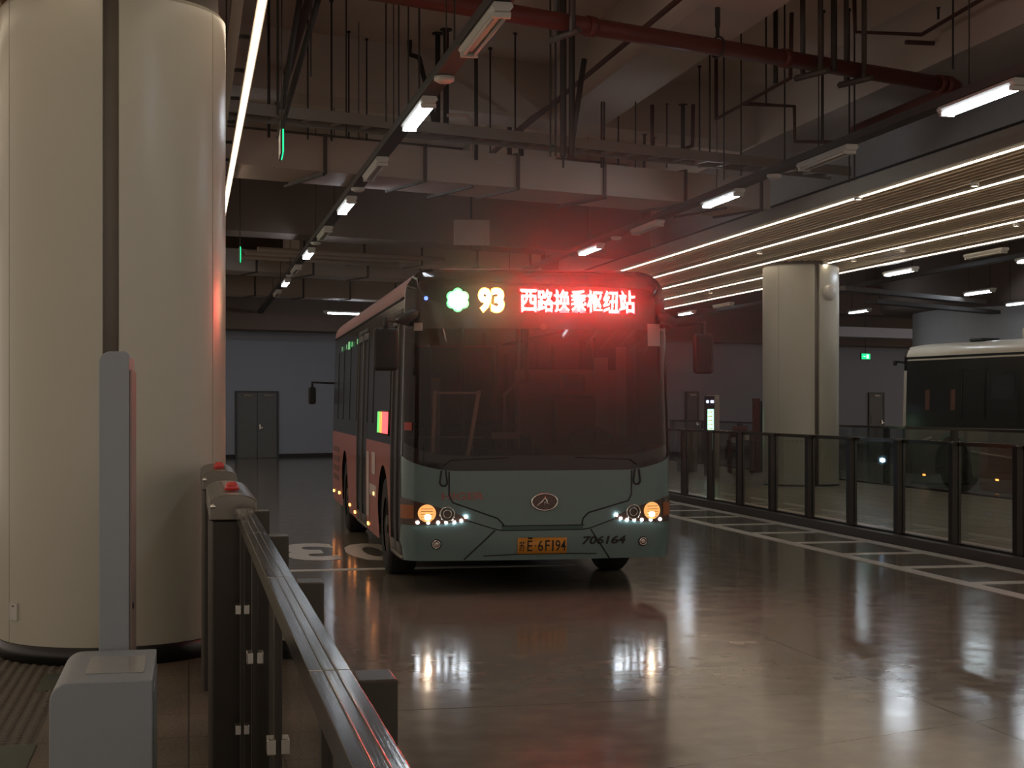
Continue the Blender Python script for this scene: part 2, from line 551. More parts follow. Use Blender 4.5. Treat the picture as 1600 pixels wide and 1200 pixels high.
# ------------------------------------------------------------ round columns
def column(cx, cy, r, h, rot, label, extras=None):
    t = empty('round_column', (cx, cy, 0), 0, label, 'column')
    seams = []
    n = 180
    def panel(a0, a1, rad, name, mt, z0, z1, parent=t):
        mb = MB(); k = max(3, int((a1 - a0) / 2))
        v = []; f = []
        for i in range(k + 1):
            a = math.radians(a0 + (a1 - a0) * i / k + rot)
            for (q, z) in ((rad, z0), (rad, z1 - .03), (rad - .02, z1), (rad - .06, z1), (rad - .06, z0)):
                v.append((q * math.cos(a), q * math.sin(a), z))
        for i in range(k):
            for j in range(5):
                f.append((i * 5 + j, (i + 1) * 5 + j, (i + 1) * 5 + (j + 1) % 5, i * 5 + (j + 1) % 5))
        f.append((0, 1, 2, 3, 4)); f.append(tuple(k * 5 + j for j in (4, 3, 2, 1, 0)))
        mb.add(v, f, 0, False)
        o = mb.build(name, mt, parent)
        for p in o.data.polygons: p.use_smooth = True
        es = o.modifiers.new('es', 'EDGE_SPLIT'); es.split_angle = math.radians(30)
        return o
    # core, recessed strips and six cladding panels
    mb = MB(); mb.lathe([(0.0, 0), (r - .05, 0), (r - .05, h + .6), (0.0, h + .6)], n=64); mb.build('core', M_recess, t)
    for i in range(6):
        a0 = -90 + i * 60
        gapL = 3.9 if i % 3 == 0 else 0.25
        gapR = 3.9 if i % 3 == 2 else 0.25
        panel(a0 + gapL, a0 + 60 - gapR, r, 'cladding_panel', M_cream, 0.12, h)
    mb = MB(); mb.lathe([(0, 0), (r + .015, 0), (r + .015, .115), (r - .03, .12), (0, .12)], n=64); mb.build('skirting', M_black if r > .7 and cx < 2 else M_steeldark, t)
    return t


c1 = at(178, 900, 10.42)
col1 = column(c1.x, c1.y, 0.745, 4.28, math.degrees(math.atan2(-c1.y, -c1.x)) + 90 - 1.5,
              'large round cream panelled column standing behind the grey pylon at left')
# outlet plate on the column
aa = math.atan2(-c1.y, -c1.x)
mb = MB(); an = aa - math.radians(56)
Mo = Matrix.Rotation(an, 4, 'Z')
mb.box((.742, -.045, .27), (.757, .045, .38), M=Mo); mb.box((.757, -.014, .355), (.759, .014, .365), 1, M=Mo)
op = mb.build('wall_outlet', [M_white, M_recess], col1, bevel=.003)
c2 = at(1251, 760, 30.2)
col2 = column(c2.x, c2.y, 0.74, 4.36, math.degrees(math.atan2(-c2.y, -c2.x)) + 90 + 25,
              'round cream column standing on the right platform behind the glass fence')
ab = math.atan2(-c2.y, -c2.x)
mb = MB(); Mo = Matrix.Rotation(ab + math.radians(46), 4, 'Z')
mb.lathe([(0, .76), (.15, .76), (.15, .80), (.11, .83), (0, .84)], (0, 0, 3.82), 28, axis='x', M=Mo)
mb.lathe([(.15, .70), (.15, .76)], (0, 0, 3.82), 28, axis='x', M=Mo)
mb.build('round_speaker', M_white, col2)
mb = MB(); Mo = Matrix.Rotation(ab - math.radians(6), 4, 'Z')
for i in range(5):
    yy = -.19 + i * .085
    mb.box((.742, yy, 0.93), (.7455, yy + .05, .935), M=Mo).box((.742, yy, 0.965), (.7455, yy + .05, .972), M=Mo)
    mb.box((.742, yy + .02, 0.915), (.7455, yy + .027, .985), M=Mo)
mb.build('small_lettering', M_recess, col2)

# ------------------------------------------------------------ slatted canopies
def canopy(name_lab, x0, x1, y0, y1, z, strips, slat0, slat1, pitch):
    t = empty('slatted_canopy', ((x0 + x1) / 2, y0, z), 0, name_lab, 'ceiling canopy')
    cx = (x0 + x1) / 2; L = y1 - y0
    mb = MB(); mb.box((x0 - cx, 0, .13), (x1 - cx, L, .20)); mb.build('back_panel', M_canback, t)
    mb = MB(); mb.box((x0 - cx - .02, 0, -.03), (x0 - cx + .08, L, .16)); mb.box((x1 - cx - .08, 0, -.03), (x1 - cx + .02, L, .16))
    mb.box((x0 - cx, L, -.03), (x1 - cx, L + .05, .20)); mb.build('edge_frame', M_canframe, t)
    mb = MB(); x = slat0
    while x < slat1:
        if not any(abs(x + .02 - s) < pitch * .75 for s in strips):
            mb.box((x - cx, .02, .0), (x - cx + .050, L - .02, .085))
        x += pitch
    mb.build('slats', M_slat, t)
    for s in strips:
        q = MB(); q.box((s - cx - .011, .02, -.045), (s - cx + .011, L - .02, -.030))
        q.build('light_line', M_warm, t)
        q = MB(); q.box((s - cx - .018, .02, -.030), (s - cx + .018, L - .02, .05))
        q.build('light_channel', M_canframe, t)
    return t


canopy('wide slatted ceiling canopy with five warm light lines over the right platform', 8.5, 13.4, -4, 42, 4.42,
       [8.63, 9.76, 10.9, 12.05, 13.2], 8.80, 13.1, 0.125)
canopy('slatted ceiling canopy over the left platform behind the big column', -6.0, -0.10, -4, 42, 4.42,
       [-0.8, -1.95, -3.1, -4.25, -5.4], -5.85, -0.3, 0.108)
# the single light line beside the left canopy, on brackets from a bar
t = empty('linear_light', (0.49, -3, 4.4), 0, 'single long warm light line on brackets running past the big column', 'light')
mb = MB(); mb.box((-.022, 0, -.02), (.022, 32, .0)); mb.build('light_line', M_warm, t)
mb = MB(); mb.box((-.035, 0, .0), (.035, 32, .04)); mb.build('light_channel', M_canframe, t)
mb = MB(); mb.box((-.20, 0, .03), (-.12, 32, .13)); mb.build('support_bar', mat('grey_support_bar', (0.20, 0.175, 0.15), .5, .3), t)
for i in range(26):
    mb = MB(); mb.box((-.12, .5 + i * 1.2, .05), (-.035, .5 + i * 1.2 + .03, .08)); mb.build('cross_bracket', M_rod, t)
for i in range(8):
    mb = MB(); mb.cyl((-.16, 1 + i * 4, .13), (-.16, 1 + i * 4, 1.995), .008, 6); mb.build('drop_rod', M_rod, t)

# downlights on the right canopy
M_spot = glow('spot_lens', (1, .86, .66), 25)
proto = None
for i, (px, py) in enumerate(((1341, 310), (1256, 421), (1410, 391), (1238, 432), (1110, 457), (1588, 352), (1334, 407), (1523, 289), (1187, 395), (1290, 412))):
    p = atz(px, py, 4.37)
    lab = ['round downlight under the first light line of the right canopy', 'bright downlight just above the column on the right platform',
           'downlight right of the column under the fourth light line', 'downlight at the left edge of the column top',
           'downlight between column and bus top under the canopy', 'downlight by the right picture edge under the canopy',
           'downlight a little right of the platform column top', 'downlight on the second light line near the right picture edge',
           'downlight on the canopy left of the platform column', 'downlight above the right half of the platform column'][i]
    if proto is None:
        proto = empty('downlight', p, 0, lab, 'downlight', 'canopy downlights')
        q = MB(); q.lathe([(0, .05), (.05, .05), (.055, -.02), (.045, -.02), (.04, 0), (0, 0)], n=20); q.build('housing', M_white, proto)
        q = MB(); q.lathe([(0, -.005), (.038, -.005), (.038, -.012), (0, -.014)], n=20); q.build('lens', M_spot, proto)
    else:
        dup(proto, p, 0, lab)

# ------------------------------------------------------------ glass fences
def fence(x, side, ys, z0, top, label, clamps=False):
    """side = -1: lane lies to the left of the fence (smaller x)"""
    t = empty('glass_fence', (x, ys[0], z0), 0, label, 'fence')
    H = top - z0
    L = ys[-1] - ys[0]
    for a, b in zip(ys[:-1], ys[1:]):
        a -= ys[0]; b -= ys[0]
        q = MB(); q.box((-.034, a + .003, H - .022), (.034, b - .003, H)); q.box((-.034, a + .003, H - .045), (-.029, b - .003, H - .022)); q.box((.029, a + .003, H - .045), (.034, b - .003, H - .022))
        q.box((-.012, a + .003, H - .001), (-.008, b - .003, H + .002)); q.box((.008, a + .003, H - .001), (.012, b - .003, H + .002))
        q.build('handrail', M_railtop, t, bevel=.003)
        q = MB(); q.box((-.006, a + .03, .06), (.006, b - .03, H - .03)); q.build('glass_pane', M_fence, t)
    for y in ys:
        y -= ys[0]
        xs = -side * .085
        q = MB(); q.box((min(side * .04, side * .105), y - .05, 0), (max(side * .04, side * .105), y + .05, H - .01)); q.build('post', M_steeldark, t, bevel=.004)
        q = MB(); q.box((-.016, y - .022, 0), (.016, y + .022, H - .045)); q.build('inner_post', M_steeldark, t, bevel=.003)
        for z in ((.30, .80) if clamps else ()):
            q = MB(); q.box((-.034, y - .03, z - .02), (-.012, y + .03, z + .02)); q.build('glass_clamp', M_clip, t, bevel=.003)
    q = MB(); q.box((-.04, -.05, 0.0), (.04, L + .05, .03)); q.build('base_rail', M_steeldark, t, bevel=.004)
    return t


fence(.224, 1, [-1.64, -.26, 1.12, 2.50, 3.88, 5.25, 6.50], 0, 1.22, 'near glass fence with wide steel handrail at the left of the lane', True)
ysr = [14.4 + 1.365 * k for k in range(-7, 20)]
fence(8.36 + .06, -1, ysr, .085, 1.24, 'long glass fence with dark posts along the near edge of the right platform')
ysr2 = [8.9 + 1.365 * 2 * k for k in range(0, 13)]
fence(13.36, 1, ysr2, .085, 1.24, 'far glass fence along the back platform edge in front of the parked bus')

# ------------------------------------------------------------ gate cabinets at the end of the near fence
def cabinet(x0, x1, y0, L, h, label):
    t = empty('gate_cabinet', ((x0 + x1) / 2, y0, 0), 0, label, 'gate cabinet', 'gate cabinets')
    w = (x1 - x0) / 2
    q = MB(); q.box((-w + .012, .02, .0), (w - .012, L - .02, h - .12)); q.build('body', M_steeldark, t, bevel=.006)
    poly = [(-w, h - .12), (w, h - .12)]
    for k in range(9):
        a = k / 8.0; poly.append((w - 2 * w * a, h - .03 + .03 * math.sin(PI * a) ** .6 - .008))
    q = MB(); q.prism(poly, 'y', 0, L); q.build('lid', M_steel, t, bevel=.006)
    q = MB(); q.lathe([(0, .035), (.018, .032), (.030, .015), (.034, -.005), (0, -.005)], (0, .25, h), 20); q.build('signal_lamp', M_redlamp, t)
    q = MB(); q.box((-w - .004, .05, .02), (-w + .013, .09, h - .10)); q.build('side_trim', M_steel, t)
    q = MB(); q.lathe([(0, -.004), (.012, -.004), (.012, .0), (0, .0)], (-w + .015, .0, h - .06), 12, axis='y'); q.build('lock', M_clip, t)
    return t


cabinet(.085, .285, 6.62, 1.25, 1.28, 'steel gate cabinet with red lamp at the end of the near handrail')
cabinet(.075, .275, 9.02, 1.15, 1.28, 'steel gate cabinet with red lamp, the farther one touching the big column in view')

# ------------------------------------------------------------ grey barrier machine and its tall pylon
t = empty('ticket_machine', (-.233, 4.31, 0), 0, 'low blue grey machine box with a rounded shoulder in the bottom left corner', 'machine')
poly = [(.136, 0), (.136, .90)]
for k in range(9):
    a = PI / 2 + PI / 2 * k / 8; poly.append((-.136 + .055 + .055 * math.cos(a), .90 - .055 + .055 * math.sin(a)))
poly.append((-.136, 0))
q = MB(); q.prism(poly, 'y', 0, .54, smooth=False); o = q.build('body', M_bluegrey, t, bevel=.004)
q = MB(); q.box((.1362, .03, .05), (.139, .51, .86)); q.build('side_panel', mat('light_machine_side', (.18, .20, .21), .4), t, bevel=.002)
q = MB(); q.box((-.05, .12, .9), (.11, .40, .903)); q.build('card_reader_plate', mat('grey_glass_plate', (.34, .34, .33), .12), t, bevel=.002)
q = MB(); q.box((-.13, -.002, .05), (.13, .0, .054)); q.build('panel_seam', M_recess, t)
t = empty('gate_pylon', (-.225, 4.87, 0), 0, 'tall slender blue grey pylon with rounded top behind the machine box', 'pylon')
poly = [(.045, 0), (.045, 1.80)]
for k in range(9):
    a = PI / 2 * k / 8; poly.append((.045 - .015 + .015 * math.cos(a), 1.80 + .015 * math.sin(a)))
for k in range(9):
    a = PI / 2 + PI / 2 * k / 8; poly.append((-.045 + .035 + .035 * math.cos(a), 1.78 + .035 * math.sin(a)))
poly.append((-.045, 0))
q = MB(); q.prism(poly, 'y', 0, .48); q.build('body', M_bluegrey, t, bevel=.003)
q = MB(); q.box((.0452, .03, .1), (.052, .45, 1.76)); q.build('side_strip', M_pinkedge, t, bevel=.002)
q = MB(); q.lathe([(0, .052), (.01, .052), (.01, .056), (0, .056)], (0, .1, 1.02), 12, axis='x'); q.build('key_lock', M_black, t)

# ------------------------------------------------------------ paving details at left
m = MB()
m.box((-1.28, 6.4, 0), (-.74, 10.6, .003))
yy = 6.5
while yy < 10.5:
    xx = -1.25
    while xx < -.76:
        m.lathe([(.024, .003), (.018, .009), (0, .0085)], (xx, yy, 0), 6); xx += .06
    yy += .06
tag(m.build('tactile_paving', M_tactile), 'strip of dotted tactile paving at the bottom left picture edge', 'tactile paving')
m = MB(); m.box((-.99, 7.2, .0), (-.72, 7.75, .009)); tag(m.build('paving_tile', M_greentile), 'dark green floor tile at the bottom left beside the machine box', 'tile')
m = MB(); m.box((-.86, 9.2, .0), (-.62, 9.75, .009)); tag(m.build('paving_tile', M_greentile), 'small dark green floor tile at the foot of the big column', 'tile')

# ------------------------------------------------------------ ceiling services
def yline_trunk(x, z, y0, y1, label, w=.15, h=.08):
    t = empty('light_trunking', (x, y0, z), 0, label, 'trunking')
    q = MB(); q.box((-w / 2, 0, 0), (w / 2, y1 - y0, h)); q.build('channel', M_trunk, t)
    y = 1.5
    while y < y1 - y0:
        q = MB(); q.cyl((0, y, h), (0, y, 6.395 - z), .006, 6); q.build('drop_rod', M_rod, t); y += 3.3
    return t


yline_trunk(2.06, 4.36, 1, 46, 'dark lighting trunking running down the left half of the lane ceiling')
yline_trunk(6.72, 4.36, 1, 46, 'dark lighting trunking running along the right side of the lane')
yline_trunk(15.0, 4.36, 10, 50, 'dark lighting trunking beyond the right canopy')


def fixture(loc, rz, lit, label, hung=0):
    t = empty('fluorescent_lamp', loc, rz, label, 'lamp', 'fluorescent lamps')
    q = MB(); q.prism([(-.075, 0), (-.05, -.03), (.05, -.03), (.075, 0), (.06, .03), (-.06, .03)], 'y', -.66, .66); q.build('housing', M_white, t)
    for s in (-1, 1):
        q = MB(); q.cyl((s * .04, -.6, -.045), (s * .04, .6, -.045), .014, 12); q.build('tube', M_tube if lit else M_tubeoff, t)
    for e in (-1, 1):
        q = MB(); q.box((-.065, e * .6 - .02, -.065), (.065, e * .6 + .02, -.028)); q.build('end_cap', M_white, t)
    if hung:
        for e in (-1, 1):
            q = MB(); q.cyl((0, e * .5, .03), (0, e * .5, 6.395 - hung), .006, 6); q.build('drop_rod', M_rod, t)
    return t


lit0 = fixture((2.06, 13.95, 4.325), 0, True, 'largest lit tube lamp of the left lane row')
off0 = fixture((2.06, 10.75, 4.325), 0, False, 'nearest unlit tube lamp of the left lane row')
words = ['second', 'third', 'fourth', 'fifth', 'sixth']
for i, yv in enumerate((20.5, 27.1, 33.6)):
    dup(lit0, (2.06, yv, 4.325), 0, '%s lit tube lamp from the camera in the left lane row' % words[i])
for i, yv in enumerate((17.3, 23.9, 30.4, 36.9)):
    dup(off0, (2.06, yv, 4.325), 0, '%s unlit tube lamp from the camera in the left lane row' % words[i])
XR = 6.72
for i, yv in enumerate((12.2, 18.8, 25.4)):
    dup(lit0, (XR, yv, 4.325), 0, ['largest lit tube lamp near the top right corner', 'lit tube lamp over the lane left of the canopy edge', 'small lit tube lamp above the right end of the bus roof'][i])
for i, yv in enumerate((15.5, 22.1)):
    dup(off0, (XR, yv, 4.325), 0, ['unlit tube lamp between the two large lamps at right', 'unlit tube lamp behind the middle lamp of the right row'][i])
hlit = hoff = None
for px, py, lit, rz, lab in ((1407, 423, 1, 0.0, 'lit tube lamp right of the platform column top'), (1530, 455, 1, 0.0, 'lit tube lamp above the parked bus near the right edge'),
                             (1343, 485, 1, 0.0, 'small lit tube lamp right of the platform column, lower one'), (1540, 395, 0, 0, 'unlit tube lamp below the canopy edge at far right'),
                             (1073, 488, 1, 0.0, 'tiny lit tube lamp just right of the bus roof'), (1130, 476, 0, 0.0, 'faint unlit tube lamp left of the platform column'),
                             (1594, 472, 1, 0.0, 'lit tube lamp cut by the right picture edge'),
                             (540, 488, 1, SROT - PI / 2, 'lit tube lamp set crosswise above the left side of the bus')):
    p = atz(px, py, 4.3)
    if lit and hlit: dup(hlit, p, rz, lab)
    elif lit: hlit = fixture(p, rz, True, lab, 4.3)
    elif hoff: dup(hoff, p, rz, lab)
    else: hoff = fixture(p, rz, False, lab, 4.3)
for i, (xx, yv) in enumerate(((2.06, 7.3), (2.06, 0.7), (XR, 5.6), (XR, -1.0), (15.0, 12.0), (15.0, 18.6), (15.0, 25.2))):
    dup(lit0, (xx, yv, 4.325), 0, ['lit tube lamp of the left row nearer than the picture shows', 'lit tube lamp of the left row beside the viewer', 'lit tube lamp of the right row nearer than the picture shows',
        'lit tube lamp of the right row beside the viewer', 'lit tube lamp above the bus lane beyond the canopy, nearest', 'lit tube lamp above the bus lane beyond the canopy, second', 'lit tube lamp above the bus lane beyond the canopy, third'][i])
# smoke detectors under the trunking
det = None
for (x, yv, lab) in ((2.06, 12.5, 'nearest white detector under the left trunking'), (2.06, 19.1, 'second white detector under the left trunking'), (2.06, 25.6, 'third white detector under the left trunking'),
                     (2.06, 32.2, 'fourth white detector under the left trunking'), (XR, 17.0, 'white detector under the right trunking beside the duct end'), (XR, 23.8, 'farther white detector under the right trunking')):
    if det is None:
        det = empty('smoke_detector', (x, yv, 4.355), 0, lab, 'detector', 'trunking detectors')
        q = MB(); q.lathe([(0, 0), (.085, 0), (.085, -.03), (.05, -.05), (0, -.055)], n=20); q.build('base', M_white, det)
    else: dup(det, (x, yv, 4.355), 0, lab)

# crosswise cable ladder
def srun(px, py, z, name, label, cat):
    p = atz(px, py, z)
    return empty(name, p, SROT, label, cat)


tl = srun(390, 178, 4.6, 'cable_ladder', 'cable ladder crossing above the lane from left to right', 'cable ladder')
LT = 8.2
q = MB(); q.box((-.4, 0, 0), (LT, .03, .12)); q.build('side_rail', M_tray, tl)
q = MB(); q.box((-.4, .37, 0), (LT, .40, .12)); q.build('side_rail', M_tray, tl)
k = 0.0
while k < LT: q = MB(); q.box((k, .03, .02), (k + .04, .37, .05)); q.build('rung', M_tray, tl); k += .35
q = MB(); q.box((-.3, .08, .05), (LT - .1, .30, .09)); q.build('cables', M_trunk, tl)
# duct 1
dp = atz(390, 258, 4.47)
dt = empty('air_duct', dp, SROT, 'galvanised air duct crossing the lane in front of the dark beam', 'duct')
LD = (8.2 - dp.x) / SD.x
q = MB(); q.box((-.6, 0, 0), (LD, 1.05, .42)); q.build('duct_body', M_duct, dt)
k = -.4; 
while k < LD + .1:
    q = MB(); kk = min(k, LD)
    q.box((kk - .02, -.03, -.03), (kk + .02, 0, .45)).box((kk - .02, 1.05, -.03), (kk + .02, 1.08, .45)).box((kk - .02, 0, -.03), (kk + .02, 1.05, 0)).box((kk - .02, 0, .42), (kk + .02, 1.05, .45))
    q.build('flange', M_ductdark, dt); k += 1.36
k = .9
while k < LD:
    q = MB(); q.box((k, -.08, -.06), (k + .03, 1.13, -.03)); q.build('support_bar', M_trunk, dt); k += 2.05
# duct 2 and 3 farther away
for (px, py, z, l0, l1, dep, hh, lab) in ((640, 412, 4.75, -2.6, 3.4, .9, .55, 'second air duct farther back just above the bus roof'),
                                          (420, 425, 4.7, -6, 4.5, 1.2, .5, 'third air duct in the dark beyond the left lamp row'),
                                          (420, 462, 4.6, -1.9, 6.8, .8, .5, 'farthest low air duct above the back of the lane')):
    p = atz(px, py, z); t = empty('air_duct', p, SROT, lab, 'duct')
    q = MB(); q.box((l0, 0, 0), (l1, dep, hh)); q.build('duct_body', M_duct, t)
    k = l0 + .1
    while k < l1:
        q = MB(); q.box((k - .02, -.03, -.03), (k + .02, 0, hh + .03)).box((k - .02, 0, -.03), (k + .02, dep, 0)); q.build('flange', M_ductdark, t); k += 1.4
# bundle of pipes on the left far ceiling
for i, (px, py, z) in enumerate(((560, 398, 4.75), (540, 403, 4.72), (530, 409, 4.7))):
    p = atz(px, py, z); t = MB(); t.cyl((-2.2, 0, 0), (2.0 - i * .3, 0, 0), .05, 10)
    o = t.build('conduit_pipe', M_duct); o.location = p; o.rotation_euler = (0, 0, SROT)
    tag(o, ['upper of three short crosswise pipes above the bus rear', 'middle of three short crosswise pipes above the bus rear', 'lowest of three short crosswise pipes above the bus rear'][i], 'pipe', 'far crosswise pipes')

# big red sprinkler main
rp = at(840, 28, 14.1); re = at(1487, 128, 17.1)
t = empty('red_pipe', rp, 0, 'thick red fire main crossing the top of the picture', 'pipe')
d = (re - rp); d.z = 0; d.normalize()
Lr = (re - rp).length
q = MB(); q.cyl(-d * 5.0, d * (Lr - .05), .083, 20); q.build('pipe', M_red, t)
for k in (-3.2, .55, 3.0, 5.3): q = MB(); q.cyl(d * k, d * (k + .09), .097, 20); q.build('coupling', M_red, t)
q = MB(); e = d * (Lr - .05)
q.tube([e, e + d * .12 + Vector((0, .03, 0)), e + d * .2 + Vector((0, .2, 0)), e + d * .22 + Vector((0, 2.8, 0))], .083, 16)
q.cyl(e - d * .08, e + d * .02, .10, 20)
q.build('elbow', M_red, t)
# clevis hanger ring and gantries
q = MB(); ring = [d.cross(Vector((0, 0, 1))) * (.105 * math.cos(a)) + Vector((0, 0, .105 * math.sin(a))) for a in [2 * PI * i / 24 for i in range(24)]]
hp = d * 2.15
q.tube([hp + r_ for r_ in ring], .009, 6, closed=True); q.cyl(hp + Vector((0, 0, .1)), hp + Vector((0, 0, .22)), .02, 8); q.cyl(hp + Vector((0, 0, .2)), hp + Vector((0, 0, 1.18)), .028, 8)
q.build('ring_hanger', M_rod, t)
for k in (.30, 3.42, 4.05):
    q = MB()
    n_ = d.cross(Vector((0, 0, 1)))
    for s in (-1, 1): q.tube([d * k + n_ * (.13 * s) + Vector((0, 0, -.13)), d * k + n_ * (.13 * s) + Vector((0, 0, 1.18))], .03, 4)
    q.tube([d * k - n_ * .24 + Vector((0, 0, -.12)), d * k + n_ * .24 + Vector((0, 0, -.12))], .035, 4)
    q.build('gantry', mat('gantry_steel', (.11, .085, .072), .6, .3), t)

# sprinkler branch lines
def pipe(pts, r, label, mt=M_rodred, name='sprinkler_pipe', group=None):
    q = MB(); o = pts[0]
    q.tube([p - o for p in pts], r, 10)
    ob = q.build(name, mt); ob.location = o
    return tag(ob, label, 'pipe', group)


pipe([Vector((4.55, 5, 5.50)), Vector((4.55, 30, 5.50))], .03, 'long thin pipe running lengthwise above the centre of the lane')
pipe([Vector((1.22, 5, 5.85)), Vector((1.22, 22, 5.85))], .05, 'lengthwise pipe near the left ceiling above the green sign')
dd = 19.0
pipe([at(1119, 85, dd), at(1119, 186, dd), at(1235, 122, dd * .9), at(1237, 20, dd * .9)], .024, 'bent thin pipe hanging under the slab right of the ring hanger')
pipe([at(1163, 162, dd * .96), at(1241, 166, dd), at(1242, 221, dd), at(1308, 222, dd), at(1345, 214, dd)], .024, 'stepped thin pipe left of the right trunking')
pipe([at(1335, 0, 17), at(1336, 50, 17), at(1440, 54, 17.5), at(1600, -40, 15)], .024, 'thin bent pipe in the top right corner')
pipe([at(1416, 66, 17.5), at(1568, 72, 18.6)], .026, 'short capped pipe stub in the top right corner')
pipe([at(1019, 164, 21), at(1019, 235, 21), at(1066, 234, 21.2), at(1082, 228, 21.2), at(1083, 163, 21.2)], .03, 'u shaped thin pipe loop above the centre beam')
pipe([at(640, 63, 20), at(640, 85, 20), at(655, 90, 20), at(672, 160, 20), at(680, 200, 20)], .035, 'short curved pipe left of the nearest lit lamp', M_rod)
pipe([at(698, 180, 19), at(728, 180, 19), at(736, 190, 19), at(737, 248, 19)], .02, 'hooked little pipe right of the nearest lit lamp', M_duct)
pipe([at(755, 250, 22), at(830, 185, 21.2), at(910, 132, 20.5)], .03, 'diagonal brace pipe in the middle of the ceiling')

# hangers: drop rods seen against the slab
rods = [(545, 45, 275, 19.5, .010), (573, 42, 280, 19.9, .010), (541, 98, 215, 16.2, .008), (518, 150, 220, 18.0, .012), (481, 78, 218, 17.5, .010),
        (603, 0, 190, 15, .008), (623, 0, 195, 15, .008), (638, 5, 198, 15, .008), (655, 15, 200, 14.8, .010), (710, 15, 75, 12.5, .008),
        (434, 45, 180, 15.2, .014), (766, 80, 290, 20.4, .012), (805, 95, 215, 19.6, .012), (420, 132, 215, 17.5, .018),
        (684, 60, 210, 19.6, .034), (697, 52, 215, 19.4, .036), (796, 115, 260, 22, .036), (814, 120, 245, 22.2, .040), (744, 170, 250, 19, .024),
        (860, 0, 245, 16, .010), (868, 0, 245, 16, .010), (880, 60, 245, 16, .035), (893, 90, 245, 16, .030), (897, 50, 240, 16, .010),
        (966, 178, 310, 21.5, .012), (944, 218, 262, 20, .012), (993, 215, 262, 20, .010), (1007, 210, 262, 20, .018), (1021, 215, 245, 20, .02),
        (1042, 162, 262, 21, .010), (1067, 163, 235, 21, .03), (1093, 103, 262, 19.6, .012), (1109, 85, 250, 19, .012), (1131, 30, 282, 18.6, .011),
        (1197, 35, 165, 18, .011), (1212, 26, 130, 18, .030), (1226, 28, 255, 18, .011), (1335, 20, 282, 18, .011), (1489, 0, 108, 17, .011), (1285, 195, 220, 18.5, .018),
        (1303, 0, 110, 15.8, .035), (735, 310, 342, 25, .008), (1466, 12, 30, 17, .014), (486, 0, 120, 14, .010), (1158, 240, 275, 19, .010), (1327, 235, 285, 18.4, .010),
        (880, 180, 262, 19.5, .014), (940, 232, 262, 20, .014)]
protoR = None
GRODS = 'thin drop rods and hanger pipes under the slab'
for i, (px, y0, y1, dd, r) in enumerate(rods):
    a = at(px, y0, dd); b = at(px, y1, dd)
    top = 6.4
    if px in (1466, 1067, 1021, 1007): top = a.z
    if protoR is None:
        q = MB(); q.cyl((0, 0, 0), (0, 0, 1), 1.0, 8); q.cyl((0, 0, .985), (0, 0, 1.0), 2.2, 8)
        protoR = q.build('hanger_rod', M_rod); o = protoR
    else:
        o = protoR.copy(); COL.objects.link(o)
    if px in (966, 1042, 1093): top = min(a.z, 6.4)
    o.location = (b.x, b.y, b.z); o.scale = (r, r, max(.05, top - b.z))
    side = 'left of the lit left lamps' if px < 600 else ('around the left lamp trunking' if px < 760 else ('above the bus sign' if px < 1030 else 'right of the centre, toward the right lamps'))
    tag(o, 'thin dark vertical rod hanging from the slab ' + side, 'rod', GRODS)
# diagonal braces
for (a, b, lab) in ((at(470, -10, 14.2), at(440, 170, 14.8), 'steep diagonal brace bar at the upper left of the ceiling'),
                    (at(890, 250, 16), at(913, 92, 16), 'diagonal brace bar left of the ring hanger'),
                    (at(435, 215, 16), at(497, 0, 14), 'second diagonal brace bar at the upper left of the ceiling')):
    q = MB(); q.tube([Vector((0, 0, 0)), b - a], .03, 4); o = q.build('brace_bar', M_rod); o.location = a; tag(o, lab, 'brace')

# blank hanging sign and exit signs
t = empty('hanging_sign', at(737, 364, 25), -YAW * .5, 'blank pale hanging sign board above the bus', 'sign')
q = MB(); q.box((-.29, -.03, -.20), (.29, .03, .21)); q.build('board', M_sign, t, bevel=.005)
q = MB(); q.cyl((0, 0, .21), (0, 0, 1.95), .012, 8); q.build('hanger', M_rod, t)
q = MB(); q.tube([(.0, .05, -.2), (.0, .05, -.28), (.14, .05, -.28), (.14, .05, -.2)], .008, 6); q.build('bracket', M_rod, t)
for (px, py, dd, lab) in ((440, 226, 14, 'larger green lit exit sign seen edge-on at the left of the lane'), (375, 398, 24, 'smaller green lit exit sign farther back beside the big column')):
    p = at(px, py, dd)
    t = empty('exit_sign', p, math.radians(-1.5), lab, 'sign', 'green exit signs at left')
    q = MB(); q.box((-.012, -.25, -.10), (.012, .25, .10)); q.build('sign_face', M_green, t)
    q = MB(); q.box((-.018, -.262, -.112), (.0, .262, .112)); q.build('sign_case', M_steeldark, t)
    q = MB(); q.cyl((0, 0, .1), (0, 0, 6.4 - p.z), .008, 6); q.build('hanger', M_rod, t)
# exit sign on the back at right
p = at(1352, 557, 56.0)
t = empty('exit_sign', p, SROT, 'small green lit exit sign on the far wall right of the column', 'sign')
q = MB(); q.box((-.23, -.03, -.12), (.23, .03, .12)); q.build('sign_case', M_steeldark, t)
q = MB(); q.box((-.21, -.034, -.10), (.21, -.03, .10)); q.build('sign_face', glow('far_green', (.01, .8, .25), .9, (0, .2, .05)), t)
q = MB(); q.box((.03, -.038, -.07), (.13, -.034, .07)); q.tube([(-.12, -.036, 0), (-.03, -.036, 0)], .012, 4); q.build('pictogram', glow('pale_sign_mark', (.5, 1, .7), 1.6), t)
q = MB(); q.cyl((0, 0, .12), (0, 0, 6.4 - p.z), .01, 6); q.build('hanger', M_rod, t)

